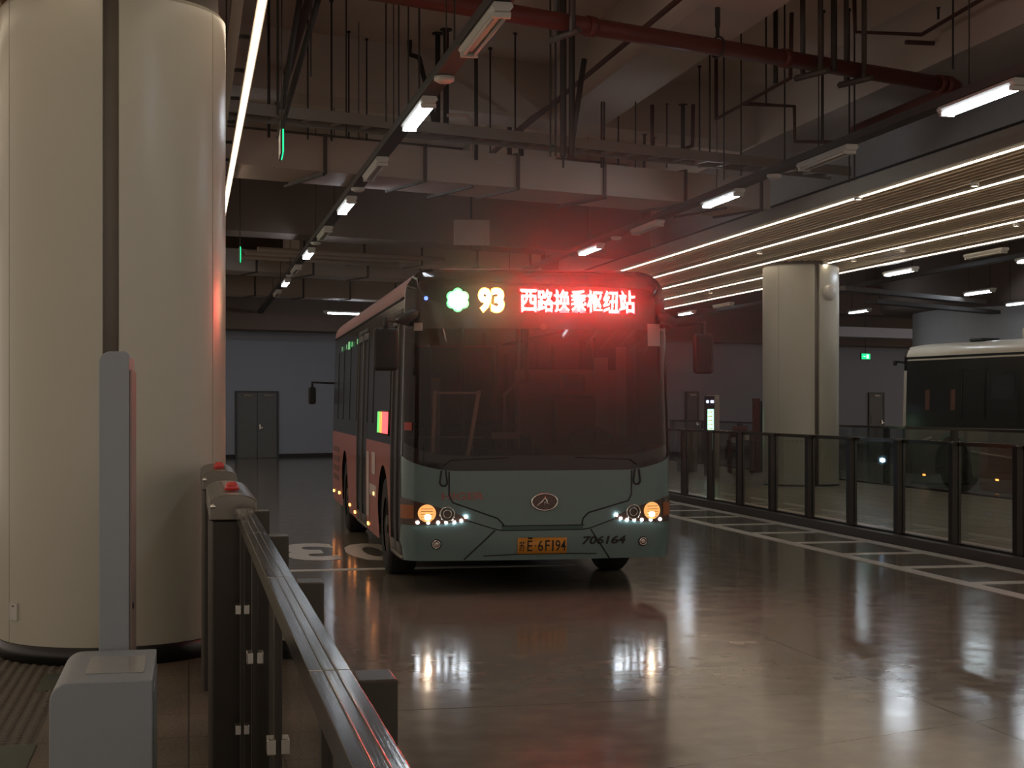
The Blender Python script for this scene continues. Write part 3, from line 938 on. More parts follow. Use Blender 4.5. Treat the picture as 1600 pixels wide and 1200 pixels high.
# ------------------------------------------------------------ right background
# curved drum behind the parked bus
c = at(1660, 600, 45.0)
t = empty('round_core', (c.x, c.y, 0), 0, 'huge round pale drum wall behind the parked bus at right', 'drum wall')
q = MB(); q.lathe([(4.25, 0), (4.25, 5.0)], n=96); q.build('drum', mat('drum_paint', (.40, .40, .41), .6), t)
q = MB(); q.lathe([(4.25, 4.35), (5.2, 4.45), (5.3, 5.3), (5.3, 6.38)], n=96); q.build('ledge', M_beamdark, t)
# reflective crosswise duct at far right
p = atz(1365, 527, 4.1)
t = empty('air_duct', p, SROT, 'pale blue lit duct strip crossing right of the platform column', 'duct')
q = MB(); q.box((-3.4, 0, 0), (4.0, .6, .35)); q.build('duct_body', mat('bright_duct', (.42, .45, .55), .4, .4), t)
# red pipes at the far right ceiling
p = atz(1360, 452, 4.9)
t = MB(); t.cyl((-7, 0, 0), (.4, 0, 0), .10, 12); o = t.build('red_pipe', M_red); o.location = p; o.rotation_euler = (0, 0, SROT)
tag(o, 'dim red pipe crossing behind the platform column at right', 'pipe')
for (px, py, lab) in ((1470, 468, 'dark bracketed cable tray above the parked bus'), (1500, 485, 'lower dark cable tray above the parked bus')):
    p = atz(px, py, 4.1); t = MB(); t.box((-4, 0, 0), (2.2, .3, .1)); o = t.build('cable_tray', M_trunk); o.location = p; o.rotation_euler = (0, 0, SROT + .25); tag(o, lab, 'cable tray')

# platform furniture
M_scr = glow('timetable_screen', (.45, .95, .62), 1.1)
c = at(1112, 745, 33.0)
t = empty('information_totem', (c.x, c.y, .085), -YAW + .35, 'slim information totem with lit timetable screen on the right platform', 'totem')
q = MB(); q.box((-.06, 0, 0), (.19, .12, 1.78)); q.build('body', mat('totem_beige', (.42, .36, .31), .4), t, bevel=.006)
q = MB(); q.box((-.14, -.02, .05), (.06, .08, 1.76)); q.build('screen_frame', mat('totem_dark', (.03, .03, .05), .3), t)
q = MB(); q.box((-.11, -.024, .62), (.04, -.02, 1.48)); q.build('screen', M_scr, t)
q = MB(); q.box((-.125, -.024, .20), (-.10, -.02, .60)); q.build('light_edge', glow('totem_edge', (.5, .7, 1), .9), t)
q = MB(); q.lathe([(0, -.024), (.035, -.024), (.035, -.02), (0, -.02)], (-.11, 0, 1.64), 16, axis='y'); q.box((-.04, -.024, 1.61), (.04, -.02, 1.67)); q.build('header_mark', glow('totem_head', (.55, .65, 1.0), 1.2), t)
for i in range(9):
    z = 1.42 - i * .088
    q = MB(); q.box((-.10, -.027, z - .016), (-.10 + random.uniform(.03, .05), -.024, z + .004)); q.box((-.045, -.027, z - .016), (-.045 + random.uniform(.04, .075), -.024, z + .008))
    q.build('timetable_row', glow('screen_rows', (.75, .5, .15), .5, (.3, .1, .05)), t)

for i, (px, yb, dd, w, h, mt, nm, lab, cat) in enumerate((
        (1076, 0, 36.0, .42, 1.0, M_steel, 'gate_cabinet', 'steel gate cabinet on the platform just right of the bus', 'gate cabinet'),
        (1184, 0, 35.6, .10, 1.72, M_redlamp, 'dark_red_post', 'dark red slim post left of the platform column', 'post'),
        (1191, 0, 35.9, .06, 1.66, M_black, 'black_post', 'thin black post touching the platform column on its left', 'post'))):
    c = at(px, 700, dd)
    t = empty(nm, (c.x, c.y, .085 if c.x > 8.4 else 0), -.1, lab, cat)
    q = MB(); q.box((-w / 2, 0, 0), (w / 2, .3, h - .05)); q.build('body', mat('dull_red_post', (.10, .02, .02), .4) if nm == 'dark_red_post' else mt, t, bevel=.005)
    q = MB(); q.box((-w / 2 - .01, -.01, h - .05), (w / 2 + .01, .31, h)); q.build('cap', mt if nm != 'dark_red_post' else MATS['dull_red_post'], t, bevel=.005)
c = at(1160, 700, 35.3)
t = empty('service_desk', (c.x, c.y, .085), -YAW, 'small dark red service desk with papers left of the platform column', 'desk')
q = MB(); q.box((-.30, 0, .72), (.30, .5, .76)); q.build('desk_top', mat('dark_red_laminate', (.13, .05, .045), .4), t)
q = MB(); q.box((-.28, .02, 0), (-.24, .48, .72)).box((.24, .02, 0), (.28, .48, .72)); q.build('side_panel', MATS['dark_red_laminate'], t)
q = MB(); q.box((-.26, .1, .76), (.3, .45, .98)).box((-.20, .05, .98), (.12, .2, 1.08)); q.build('monitor_riser', MATS['dark_red_laminate'], t)
m = MB(); m.box((-.26, -.012, .70), (.03, .0, .83)); o = m.build('notice_plate', M_white); o.location = (c.x, c.y, .085); o.rotation_euler = (0, 0, -YAW); tag(o, 'white notice plate hung on the front of the red service desk', 'notice')
m = MB(); m.box((.05, -.02, .76), (.16, -.0, .96)); o = m.build('paper_holder', M_white); o.location = (c.x, c.y, .085); o.rotation_euler = (0, 0, -YAW); tag(o, 'white upright paper holder at the edge of the red service desk', 'paper holder')

# ------------------------------------------------------------ buses
BW = 1.25


class Shell:
    """outline and surface of a bus body; s runs along the outline, 0 at the middle of the front"""
    def __init__(self, L, zr=2.62, r=.24, bulge=.10, cr=.20):
        self.L = L; self.zr = zr; self.r = r
        pts = []
        n = 24
        xe = BW - cr
        for i in range(n + 1):
            x = xe * i / n; pts.append((x, bulge * (x / BW) ** 2.2))
        y0 = pts[-1][1]
        sl = math.atan(bulge * 2.2 * (xe / BW) ** 1.2 / BW)
        a0 = -PI / 2 + sl
        cxx, cyy = xe - cr * math.cos(a0), y0 - cr * math.sin(a0)
        for i in range(1, 15):
            a = a0 + (0 - a0) * i / 14; pts.append((cxx + cr * math.cos(a), cyy + cr * math.sin(a)))
        self.W = pts[-1][0]
        k = pts[-1][1]
        while k < L - .3:
            k += .15; pts.append((self.W, k))
        k = pts[-1][1]; rr = L - k
        for i in range(1, 9):
            a = PI / 2 * i / 8; pts.append((self.W - rr + rr * math.cos(a), k + rr * math.sin(a)))
        for i in range(1, 11): pts.append(((self.W - rr) * (1 - i / 10.0), L))
        self.p = pts; self.c = [0.0]
        for a, b in zip(pts[:-1], pts[1:]): self.c.append(self.c[-1] + math.hypot(b[0] - a[0], b[1] - a[1]))
        self.smax = self.c[-1]

    def plan(self, s):
        sg = -1 if s < 0 else 1; s = min(abs(s), self.smax - 1e-6)
        lo, hi = 0, len(self.c) - 1
        while hi - lo > 1:
            m = (lo + hi) // 2
            if self.c[m] <= s: lo = m
            else: hi = m
        f = (s - self.c[lo]) / (self.c[hi] - self.c[lo])
        a, b = self.p[lo], self.p[hi]
        def nrm(i):
            i0, i1 = max(i - 1, 0), min(i + 1, len(self.p) - 1)
            tx, ty = self.p[i1][0] - self.p[i0][0], self.p[i1][1] - self.p[i0][1]
            if i == 0: tx, ty = 1, 0
            l = math.hypot(tx, ty) or 1
            return ty / l, -tx / l
        na, nb = nrm(lo), nrm(hi)
        nx, ny = na[0] * (1 - f) + nb[0] * f, na[1] * (1 - f) + nb[1] * f
        l = math.hypot(nx, ny); nx /= l; ny /= l
        return sg * (a[0] * (1 - f) + b[0] * f), a[1] * (1 - f) + b[1] * f, sg * nx, ny

    def P(self, s, z, off=0.0):
        x, y, nx, ny = self.plan(s)
        h = max(0.0, z - self.zr)
        ins = self.r - math.sqrt(max(0.0, self.r ** 2 - h * h)) if h < self.r else self.r
        ins += max(0.0, z - 1.15) * .028 * (1.0 if ny > -.3 else 1.6)      # gentle tumblehome and raked screen
        if z < .45: ins += (.45 - z) * .12
        k = off - ins
        return Vector((x + nx * k, y + ny * k, z))

    def s_at_x(self, x):
        """s on the front for a given lateral position"""
        lo, hi = 0.0, 1.40
        for _ in range(30):
            m = (lo + hi) / 2
            if self.plan(m)[0] < abs(x): lo = m
            else: hi = m
        return math.copysign(lo, x)

    def s_at_y(self, y, side=-1):
        lo, hi = 1.0, self.smax - 1.0
        for _ in range(30):
            m = (lo + hi) / 2
            if self.plan(m)[1] < y: lo = m
            else: hi = m
        return side * lo

    def patch(self, name, parent, mt, s0, s1, z0, z1, ns=24, nz=6, off=0.0, thick=0.0, mb=None, build=True):
        f0 = z0 if callable(z0) else (lambda s: z0)
        f1 = z1 if callable(z1) else (lambda s: z1)
        q = mb or MB(); v = []; f = []
        for i in range(ns + 1):
            s = s0 + (s1 - s0) * i / ns
            a, b = f0(s), f1(s)
            for j in range(nz + 1):
                v.append(self.P(s, a + (b - a) * j / nz, off))
        for i in range(ns):
            for j in range(nz):
                k = i * (nz + 1) + j; f.append((k, k + nz + 1, k + nz + 2, k + 1))
        if thick:
            N = len(v)
            for i in range(ns + 1):
                s = s0 + (s1 - s0) * i / ns; a, b = f0(s), f1(s)
                for j in range(nz + 1): v.append(self.P(s, a + (b - a) * j / nz, off - thick))
            f += [tuple(x + N for x in ff[::-1]) for ff in list(f)]
            def idx(i, j): return i * (nz + 1) + j
            for i in range(ns):
                f.append((idx(i, 0), idx(i, 0) + N, idx(i + 1, 0) + N, idx(i + 1, 0)))
                f.append((idx(i, nz), idx(i + 1, nz), idx(i + 1, nz) + N, idx(i, nz) + N))
            for j in range(nz):
                f.append((idx(0, j), idx(0, j + 1), idx(0, j + 1) + N, idx(0, j) + N))
                f.append((idx(ns, j), idx(ns, j) + N, idx(ns, j + 1) + N, idx(ns, j + 1)))
        q.add(v, f, 0, True)
        if not build: return q
        o = q.build(name, mt, parent)
        if thick:
            es = o.modifiers.new('es', 'EDGE_SPLIT'); es.split_angle = math.radians(35)
        return o

    def line(self, name, parent, mt, pts, r=.006, off=.001, build=True, mb=None):
        """tube following the surface; pts are (x, z) on the front"""
        out = []
        for (a, b) in zip(pts[:-1], pts[1:]):
            n = max(2, int(math.hypot(a[0] - b[0], a[1] - b[1]) / .05))
            for i in range(n): out.append((a[0] + (b[0] - a[0]) * i / n, a[1] + (b[1] - a[1]) * i / n))
        out.append(pts[-1])
        q = mb or MB(); q.tube([self.P(self.s_at_x(x), z, off) for x, z in out], r, 6)
        return q.build(name, mt, parent) if build else q

    def text(self, name, parent, mt, s, cx, cz, w, h, off=.004, shear=0, bold=0):
        tv, tf = text_verts(s, w, h, shear, bold)
        q = MB(); q.add([self.P(self.s_at_x(cx + u), cz + v, off) for u, v in tv], tf)
        o = q.build(name, mt, parent)
        return o

    def disc(self, name, parent, mt, cx, cz, r, off=.01, n=24, rx=None, build=True, mb=None):
        q = mb or MB(); c = self.P(self.s_at_x(cx), cz, off + r * .12)
        ring = []
        for k in range(n):
            a = 2 * PI * k / n
            ring.append(self.P(self.s_at_x(cx + (rx or r) * math.cos(a)), cz + r * math.sin(a), off))
        q.add([c] + ring, [(0, 1 + k, 1 + (k + 1) % n) for k in range(n)], 0, True)
        return q.build(name, mt, parent) if build else q


M_teal = mat('teal_bus_paint', (.125, .20, .198), .32, var=.03, coat=.25)
M_pink = mat('coral_bus_paint', (.52, .165, .125), .3, var=.03, coat=.3)
M_pinkroof = mat('pink_roof_paint', (.26, .085, .085), .5, var=.03)
M_mask = mat('black_gloss_mask', (.014, .009, .008), .10, spec=.35)
M_screen = glass('windscreen_glass', (.50, .40, .37), .02, .62, 1.45)
M_sideglass = mat('dark_side_glass', (.030, .030, .028), .16, spec=.35)
M_tyre = mat('tyre_rubber', (.012, .011, .011), .8)
M_rub = mat('black_rubber', (.008, .008, .008), .6)
M_inner = mat('dark_interior', (.05, .042, .040), .7)
M_seat = mat('seat_fabric', (.10, .07, .075), .7)
M_grey = mat('interior_grey', (.20, .17, .17), .6)
M_chrome = mat('chrome', (.7, .68, .66), .12, 1.0)
M_amber = mat('amber_lens', (.35, .10, .02), .25)
M_markon = glow('amber_marker', (1.0, .32, .06), 5)
M_head = glow('warm_headlamp', (1.0, .42, .12), .7, (.3, .12, .04))
M_headhot = glow('hot_headlamp', (1.0, .85, .6), 25)
M_drl = glow('white_running_led', (.85, .93, 1.0), 30)
M_plate = mat('yellow_plate', (.62, .27, .035), .35)
M_whitepaint = mat('white_graphic', (.62, .50, .45), .4)


def wheel(root, x, y, R=.48, w=.27, side=-1):
    q = MB(); h = w / 2
    q.lathe([(R * .55, -h), (R * .93, -h), (R, -h * .75), (R, h * .75), (R * .93, h), (R * .55, h)], (0, 0, 0), 40, axis='x')
    o = q.build('wheel', M_tyre, root); o.location = (x, y, R)
    q = MB()
    sx = side
    q.lathe([(R * .56, sx * h * .9), (R * .50, sx * h * .6), (R * .2, sx * h * .3), (R * .18, sx * h * .95), (0, sx * h * 1.0)], (0, 0, 0), 32, axis='x')
    for k in range(8):
        a = 2 * PI * k / 8; q.cyl((sx * h * .3, R * .3 * math.cos(a), R * .3 * math.sin(a)), (sx * h * .6, R * .3 * math.cos(a), R * .3 * math.sin(a)), .015, 6)
    q.build('rim', M_steeldark, o)
    return o


def bus(spec):
    L = spec['L']
    sh = Shell(L, spec.get('zr', 2.62), .24)
    root = empty('city_bus', spec['loc'], spec['rz'], spec['label'], 'bus', spec.get('group'))
    sc = 1.372       # s where the side begins
    ax1, ax2, RA = 1.82, L - 2.55, .56
    def zb(s):       # lower edge of the windscreen
        x = abs(s)
        return 1.075 + .16 * max(0.0, (x - .75) / .6) ** 1.8 if x < 1.37 else 1.24
    def skirt(s):
        z = .29
        y = sh.plan(s)[1]
        if abs(s) > sc and abs(s) < sh.smax - 1.3:
            for ya in (ax1, ax2):
                d = abs(y - ya)
                if d < RA: z = max(z, .50 + math.sqrt(RA * RA - d * d))
        return z
    Pm = spec['paint']
    # front
    sh.patch('front_panel', root, Pm['front'], -sc, sc, .29, zb, 64, 10)
    if spec.get('detail'):
        sh.patch('windscreen', root, M_screen, -sc + .05, sc - .05, lambda s: zb(s) + .13, 2.33, 60, 14, off=.002)
        sh.patch('windscreen_band', root, M_mask, -sc, sc, zb, lambda s: zb(s) + .135, 60, 3)
    else:
        sh.patch('windscreen', root, M_mask, -sc + .05, sc - .05, zb, 2.33, 40, 10, off=.002)
    for sg in (-1, 1):
        sh.patch('corner_pillar', root, M_mask if Pm.get('pillar') is None else Pm['pillar'], sg * (sc - .10), sg * (sc + .02), zb, 2.34, 8, 10, off=.004, thick=.05)
    sh.patch('sign_mask', root, M_mask, -sc, sc, 2.32, 2.78, 60, 6, off=.003)
    sh.patch('front_roof_edge', root, Pm['cap'], -sc, sc, 2.775, sh.zr + .24, 60, 6)
    # sides
    waist = spec.get('waist', 1.28)
    sS = sc
    s_r = sh.smax - 1.35
    for sg in (-1, 1):
        nseg = 110
        gaps = []
        if sg == -1 and spec['detail']:
            gaps = [(sh.s_at_y(.24, 1), sh.s_at_y(1.15, 1)), (sh.s_at_y(3.72, 1), sh.s_at_y(5.05, 1))]
        a = sS; runs = []
        for g0, g1 in gaps: runs.append((a, g0)); a = g1
        runs.append((a, s_r))
        for r0, r1 in runs:
            if r1 - r0 < .02: continue
            sh.patch('side_skirt_panel', root, Pm['lower'], sg * r0, sg * r1, skirt, waist, max(4, int((r1 - r0) / .05)), 8)
            sh.patch('side_window_band', root, M_sideglass, sg * r0, sg * r1, waist, 2.50, max(3, int((r1 - r0) / .25)), 6)
        sh.patch('window_header', root, M_sideglass if Pm.get('header') is None else Pm['header'], sg * sS, sg * s_r, 2.50, 2.60, 40, 2)
        sh.patch('roof_side', root, Pm['roof'], sg * sS, sg * s_r, 2.60, sh.zr + .24, 60, 6)
        sh.line
        q = MB(); q.tube([sh.P(sg * (sS + (s_r - sS) * i / 30), 2.60, .006) for i in range(31)], .010, 6); q.build('gutter', M_rub, root)
        # window dividers
        ys = spec['dividers']
        for yy in ys:
            s = sh.s_at_y(yy, sg)
            sh.patch('window_divider', root, M_rub, s, s + sg * .05, waist + .18, 2.38, 2, 8, off=.006, thick=.02)
        # wheel arch lining
        for ya in (ax1, ax2):
            q = MB(); pts = []
            for k in range(25):
                aang = PI * k / 24
                pts.append((ya - RA * math.cos(aang), .50 + RA * math.sin(aang)))
            v = []; f = []
            for (yy, zz) in pts: v += [(sg * (sh.W - .02), yy, zz), (sg * (sh.W - .55), yy, zz)]
            for k in range(24): f.append((2 * k, 2 * k + 1, 2 * k + 3, 2 * k + 2))
            q.add(v, f); q.add([(sg * (sh.W - .55), yy, zz) for yy, zz in pts], [tuple(range(25))]); q.build('arch_liner', M_rub, root)
            wheel(root, sg * 1.06, ya, side=sg)
    # rear
    mb = MB(); sh.patch('', None, None, s_r, sh.smax, .29, sh.zr + .24, 16, 24, mb=mb, build=False); sh.patch('', None, None, -s_r, -sh.smax, .29, sh.zr + .24, 16, 24, mb=mb, build=False)
    mb.build('rear_panel', Pm['lower'], root)
    # roof
    N = 150; ztop = sh.zr + .24
    outl = [sh.P(-sh.smax + 2 * sh.smax * i / N, ztop) for i in range(N)]
    q = MB(); v = []; f = []
    for kk, (fac, dz) in enumerate(((1, 0), (.92, .018), (.8, .03), (.5, .045), (.02, .05))):
        for p in outl: v.append((p.x * fac, (p.y - L / 2) * (1 - (1 - fac) * .25 if kk else 1) + L / 2, ztop + dz))
    for kk in range(4):
        for i in range(N):
            j = (i + 1) % N; f.append((kk * N + i, kk * N + j, (kk + 1) * N + j, (kk + 1) * N + i))
    q.add(v, f, 0, True); q.build('roof', Pm['roof'], root)
    # underbody
    q = MB(); q.box((-.75, .35, .30), (.75, L - .2, .42)); q.box((-1.15, 2.6, .30), (1.15, ax2 - .7, .36)); q.box((-1.05, .3, .30), (1.05, 1.1, .36)); q.build('chassis', M_rub, root)
    q = MB(); q.cyl((-1, ax1, .48), (1, ax1, .48), .06, 8); q.cyl((-1, ax2, .48), (1, ax2, .48), .09, 8); q.build('axle', M_rub, root)
    # mirrors
    for sg, (mx, my, mz, mw, mh) in zip((-1, 1), spec['mirrors']):
        q = MB(); q.box((-mw / 2, -.05, -mh / 2), (mw / 2, .05, mh / 2)); o = q.build('mirror', M_rub, root, bevel=.035, seg=4); o.location = (mx, my, mz)
        q = MB(); q.box((-mw / 2 + .02, .05, -mh / 2 + .02), (mw / 2 - .02, .056, mh / 2 - .02)); q.build('mirror_glass', M_chrome, o)
        q = MB(); base = sh.P(sg * 1.25, spec.get('armz', 2.36), 0)
        q.tube([base + Vector((-sg * .03, .05, 0)) - Vector((mx, my, mz)), Vector((0, -.02, spec.get('armz', 2.36) + .03 - mz)), Vector((0, 0, mh / 2 - .02))], .022, 8)
        q.build('mirror_arm', M_rub, o)
        if spec['detail']:
            q = MB(); q.lathe([(0, -.06), (.06, -.05), (.085, 0), (.06, .05), (0, .06)], (0, 0, 0), 20); o2 = q.build('arm_pod', M_rub, root, ); o2.location = base + Vector((sg * .02, -.10, .06)); o2.scale = (1.25, .9, .8); o2.rotation_euler = (0, sg * .5, 0)
    # running lights on the flank
    for sg in spec.get('marker_sides', (-1, 1)):
        for yy, zz in spec['markers']:
            s = sh.s_at_y(yy, sg); p = sh.P(s, zz, .0)
            q = MB(); q.box((p.x - .012, p.y - .035, zz - .018), (p.x + .012, p.y + .035, zz + .018)); q.build('side_marker', M_markon, root, bevel=.005)
    return root, sh, zb, skirt


RZ1 = math.radians(-1.45)
bus_a, sh, zb, skirt = bus(dict(
    L=9.45, loc=(3.04, 13.16, 0), rz=RZ1, detail=True,
    label='teal fronted coral sided city bus with lit route sign in the middle of the lane',
    paint=dict(front=M_teal, lower=M_pink, roof=M_pinkroof, cap=M_mask),
    dividers=(1.25, 3.0, 3.68, 5.12, 6.2, 7.3, 8.3),
    mirrors=((-1.38, -.02, 2.13, .215, .37), (1.475, -.0, 2.11, .18, .36)),
    markers=((2.75, .73), (3.55, .36), (5.35, .36), (6.1, .40), (7.9, .45), (9.0, .42)), marker_sides=(-1,)))

# --- front details
M_line = M_rub
zc = 0
# character line and bonnet flap seams
sh.line('bonnet_seam', bus_a, M_line, [(-.82, 1.07), (-.82, .86), (-.79, .80), (-.40, .66), (-.35, .61), (-.34, .595)], .007)
sh.line('bonnet_seam', bus_a, M_line, [(.82, 1.07), (.82, .86), (.79, .80), (.42, .70), (.37, .65), (.36, .60)], .007)
q = MB(); sh.patch('', None, None, sh.s_at_x(-.36), sh.s_at_x(.37), .555, .59, 20, 2, off=.004, mb=q, build=False); q.build('bonnet_gap', mat('dark_teal_gap', (.04, .09, .085), .4), bus_a)
sh.line('bonnet_gap_line', bus_a, M_line, [(-.36, .592), (.38, .592)], .005)
sh.line('bonnet_gap_line', bus_a, M_line, [(-.70, .655), (-.42, .565), (-.36, .553), (.37, .553), (.44, .565), (.70, .655)], .005)
sh.line('bumper_seam', bus_a, M_line, [(-.42, .553), (-.69, .30)], .007)
sh.line('bumper_seam', bus_a, M_line, [(.44, .553), (.62, .29)], .007)
sh.line('bumper_seam', bus_a, M_line, [(-1.10, .77), (-1.2, .775)], .005)
sh.line('bumper_groove', bus_a, M_line, [(-.52, .33), (-.2, .342), (.2, .342), (.5, .335)], .005)
# wiper pivots
for sg in (-1, 1):
    pts = []
    for k in range(15):
        a = PI + PI * k / 14
        pts.append((sg * .868 + .032 * math.cos(a), .98 + .035 * math.sin(a)))
    pts = [(sg * .868 - .018, 1.08)] + pts + [(sg * .868 + .018, 1.08)]
    sh.line('wiper_loop', bus_a, M_rub, pts, .008, .012)
for sg, xs in ((-1, (-.80, -.30)), (1, (.80, 1.0))):
    q = MB(); sh.line('', None, None, [(sg * .868, 1.12), (xs[0], 1.17), (xs[1] if sg < 0 else .30, 1.19)], .005, .02, build=False, mb=q); q.build('wiper', M_rub, bus_a)
# lettering, badge, plate, fleet number
M_letter = mat('badge_letter', (.24, .09, .08), .25, .6)
sh.text('maker_lettering', bus_a, M_letter, 'HIGER', -.70, .855, .37, .068, bold=.02)
q = MB(); c = sh.P(0.02, .80, .012)
ring = [(0.02 + .115 * math.cos(2 * PI * k / 36), .80 + .073 * math.sin(2 * PI * k / 36)) for k in range(36)]
q = MB(); q.add([sh.P(sh.s_at_x(x), z, .008) for x, z in ring], [tuple(range(36))]); badge = q.build('badge', mat('badge_dark', (.09, .055, .05), .25, .5), bus_a)
q = MB(); q.tube([sh.P(sh.s_at_x(x), z, .012) for x, z in ring], .009, 8, closed=True); q.build('badge_ring', M_chrome, badge)
q = MB(); q.tube([sh.P(sh.s_at_x(x), z, .016) for x, z in ((-.05, .765), (-.005, .80), (.025, .845))], .009, 6)
q.tube([sh.P(sh.s_at_x(x), z, .016) for x, z in ((.025, .845), (.045, .80), (.035, .79))], .008, 6)
q.tube([sh.P(sh.s_at_x(x), z, .016) for x, z in ((.02, .76), (.02, .80), (.075, .77))], .005, 6); q.build('badge_mark', M_chrome, badge)
q = MB(); sh.patch('', None, None, sh.s_at_x(-.22), sh.s_at_x(.22), .345, .485, 12, 2, off=.014, thick=.01, mb=q, build=False); plate = q.build('licence_plate', M_plate, bus_a)
tv, tf = text_verts('苏', .055, .09, bold=.01); q = MB(); q.add([sh.P(sh.s_at_x(-.18 + u), .412 + v, .016) for u, v in tv], tf); q.build('plate_text', M_rub, plate)
for s_, cx_, w_ in (('E', -.108, .045), ('·', -.058, .012), ('6', -.012, .046), ('F', .05, .042), ('1', .098, .015), ('9', .143, .044), ('4', .192, .046)):
    tv, tf = text_verts(s_, w_, .096 if s_ != '·' else .012, bold=.006); q = MB(); q.add([sh.P(sh.s_at_x(cx_ - .004 + u), .415 + v, .016) for u, v in tv], tf); q.build('plate_text', M_rub, plate)
q = MB(); sh.patch('', None, None, sh.s_at_x(-.13), sh.s_at_x(-.09), .478, .49, 3, 2, off=.02, thick=.006, mb=q, build=False); q.build('plate_bolt', M_rub, plate)
sh.text('fleet_number', bus_a, M_rub, '706164', .565, .455, .40, .075, shear=.25, bold=.035)
# lamps
for sg in (-1, 1):
    xo, xi = 1.215, .66
    def hz1(s, sg=sg): x = abs(sh.plan(s)[0]); u = (x - xi) / (xo - xi); return .655 + .185 * max(0, min(1, u)) ** .75
    def hz0(s, sg=sg): x = abs(sh.plan(s)[0]); u = (x - xi) / (xo - xi); return .615 + .035 * (1 - max(0, min(1, u))) ** 2 - .01
    sA, sB = sg * sh.s_at_x(xi), sg * (sh.s_at_x(1.20) + .07)
    q = MB(); sh.patch('', None, None, sA, sB, hz0, hz1, 24, 6, off=.006, mb=q, build=False)
    hl = q.build('headlamp', mat('lamp_housing', (.07, .035, .025), .15, spec=.7), bus_a)
    q = MB(); sh.patch('', None, None, sg * sh.s_at_x(1.12), sg * (sh.s_at_x(1.20) + .05), .66, .78, 6, 4, off=.011, mb=q, build=False); q.build('turn_signal', M_amber, hl)
    cx = sg * 1.01
    q = MB(); sh.disc('', None, None, cx, .708, .077, .014, mb=q, build=False); q.build('main_lamp', M_head, hl)
    q = MB(); sh.disc('', None, None, cx - sg * .005, .675, .026, .026, mb=q, build=False); q.build('bulb', M_headhot, hl)
    q = MB()
    for k in range(5): q.tube([sh.P(sh.s_at_x(cx + u), .70 + (k - 2) * .024, .028) for u in (-.05, 0, .05)], .0025, 5)
    q.build('lamp_ribs', M_amber, hl)
    q = MB(); q.tube([sh.P(sh.s_at_x(sg * .835 + .062 * math.cos(2 * PI * k / 24)), .70 + .062 * math.sin(2 * PI * k / 24), .012) for k in range(24)], .007, 6, closed=True)
    q.tube([sh.P(sh.s_at_x(sg * .835 + .035 * math.cos(2 * PI * k / 24)), .70 + .035 * math.sin(2 * PI * k / 24), .014) for k in range(24)], .005, 6, closed=True); q.build('dip_lamp', M_chrome, hl)
    for k, (lx, lz) in enumerate(((1.09, .628), (1.0, .626), (.915, .627), (.845, .628), (.775, .630), (.715, .643), (.675, .675))):
        q = MB(); sh.disc('', None, None, sg * lx, lz, .013, .012, 12, mb=q, build=False); q.build('running_led', M_drl, hl)
    q = MB(); sh.disc('', None, None, sg * .93, .435, .045, .004, mb=q, build=False); fg = q.build('fog_lamp', M_rub, bus_a)
    q = MB(); q.tube([sh.P(sh.s_at_x(sg * .93 + .032 * math.cos(2 * PI * k / 20)), .435 + .032 * math.sin(2 * PI * k / 20), .010) for k in range(20)], .006, 6, closed=True); q.build('fog_ring', M_chrome, fg)
    q = MB(); sh.disc('', None, None, sg * .93, .435, .022, .012, mb=q, build=False); q.build('fog_lens', M_chrome, fg)

# destination display
M_ledg = glow('green_led', (.002, 1.0, .10), 1.6)
M_ledgc = glow('green_led_core', (.75, 1.0, .85), 3.5)
M_ledy = glow('amber_led', (1.0, .26, .004), 9)
M_ledyc = glow('amber_led_core', (1.0, .85, .45), 18)
M_ledr = glow('red_led', (1.0, .002, .0035), 62)
M_ledrc = glow('red_led_core', (1.0, .62, .5), 14)
q = MB(); sh.patch('', None, None, sh.s_at_x(-.86), sh.s_at_x(.93), 2.44, 2.70, 30, 2, off=.005, mb=q, build=False); disp = q.build('route_display', mat('display_board', (.022, .013, .012), .25), bus_a)
cz = 2.572
# green snowflake badge
q = MB(); 
for k in range(6):
    a = PI / 3 * k + PI / 6
    sh.disc('', None, None, -.742 + .062 * math.cos(a), cz + .062 * math.sin(a), .045, .008, 14, mb=q, build=False)
sh.disc('', None, None, -.742, cz, .07, .0078, 20, mb=q, build=False)
q.build('snowflake_glow', M_ledg, disp)
q = MB()
for k in range(6):
    a = PI / 3 * k + PI / 6; ca, sa_ = math.cos(a), math.sin(a)
    q.tube([sh.P(sh.s_at_x(-.742 + t_ * ca), cz + t_ * sa_, .022) for t_ in (0.005, .045, .082)], .009, 5)
    for sgn in (-1, 1):
        b_ = a + sgn * .9
        q.tube([sh.P(sh.s_at_x(-.742 + .048 * ca), cz + .048 * sa_, .022), sh.P(sh.s_at_x(-.742 + .048 * ca + .03 * math.cos(b_)), cz + .048 * sa_ + .03 * math.sin(b_), .022)], .008, 5)
q.build('snowflake', M_ledgc, disp)
def led_text(s, cx, w, h, mo, mc, b0, b1, nm):
    o1 = sh.text(nm, disp, mo, s, cx, cz, w + .03, h + .03, off=.009, bold=b0)
    o2 = sh.text('led_core', o1, mc, s, cx, cz, w, h, off=.013, bold=b1)
for ch_, cx_ in (('9', -.502), ('3', -.388)): led_text(ch_, cx_, .093, .195, M_ledy, M_ledyc, .055, .028, 'route_number')
txt = '西路换乘枢纽站'
w0 = 1.06 / 7
for i, ch in enumerate(txt):
    cx = -.185 + w0 * (i + .5)
    led_text(ch, cx, w0 - .022, .180, M_ledr, M_ledrc, .016, -.003, 'destination_character')
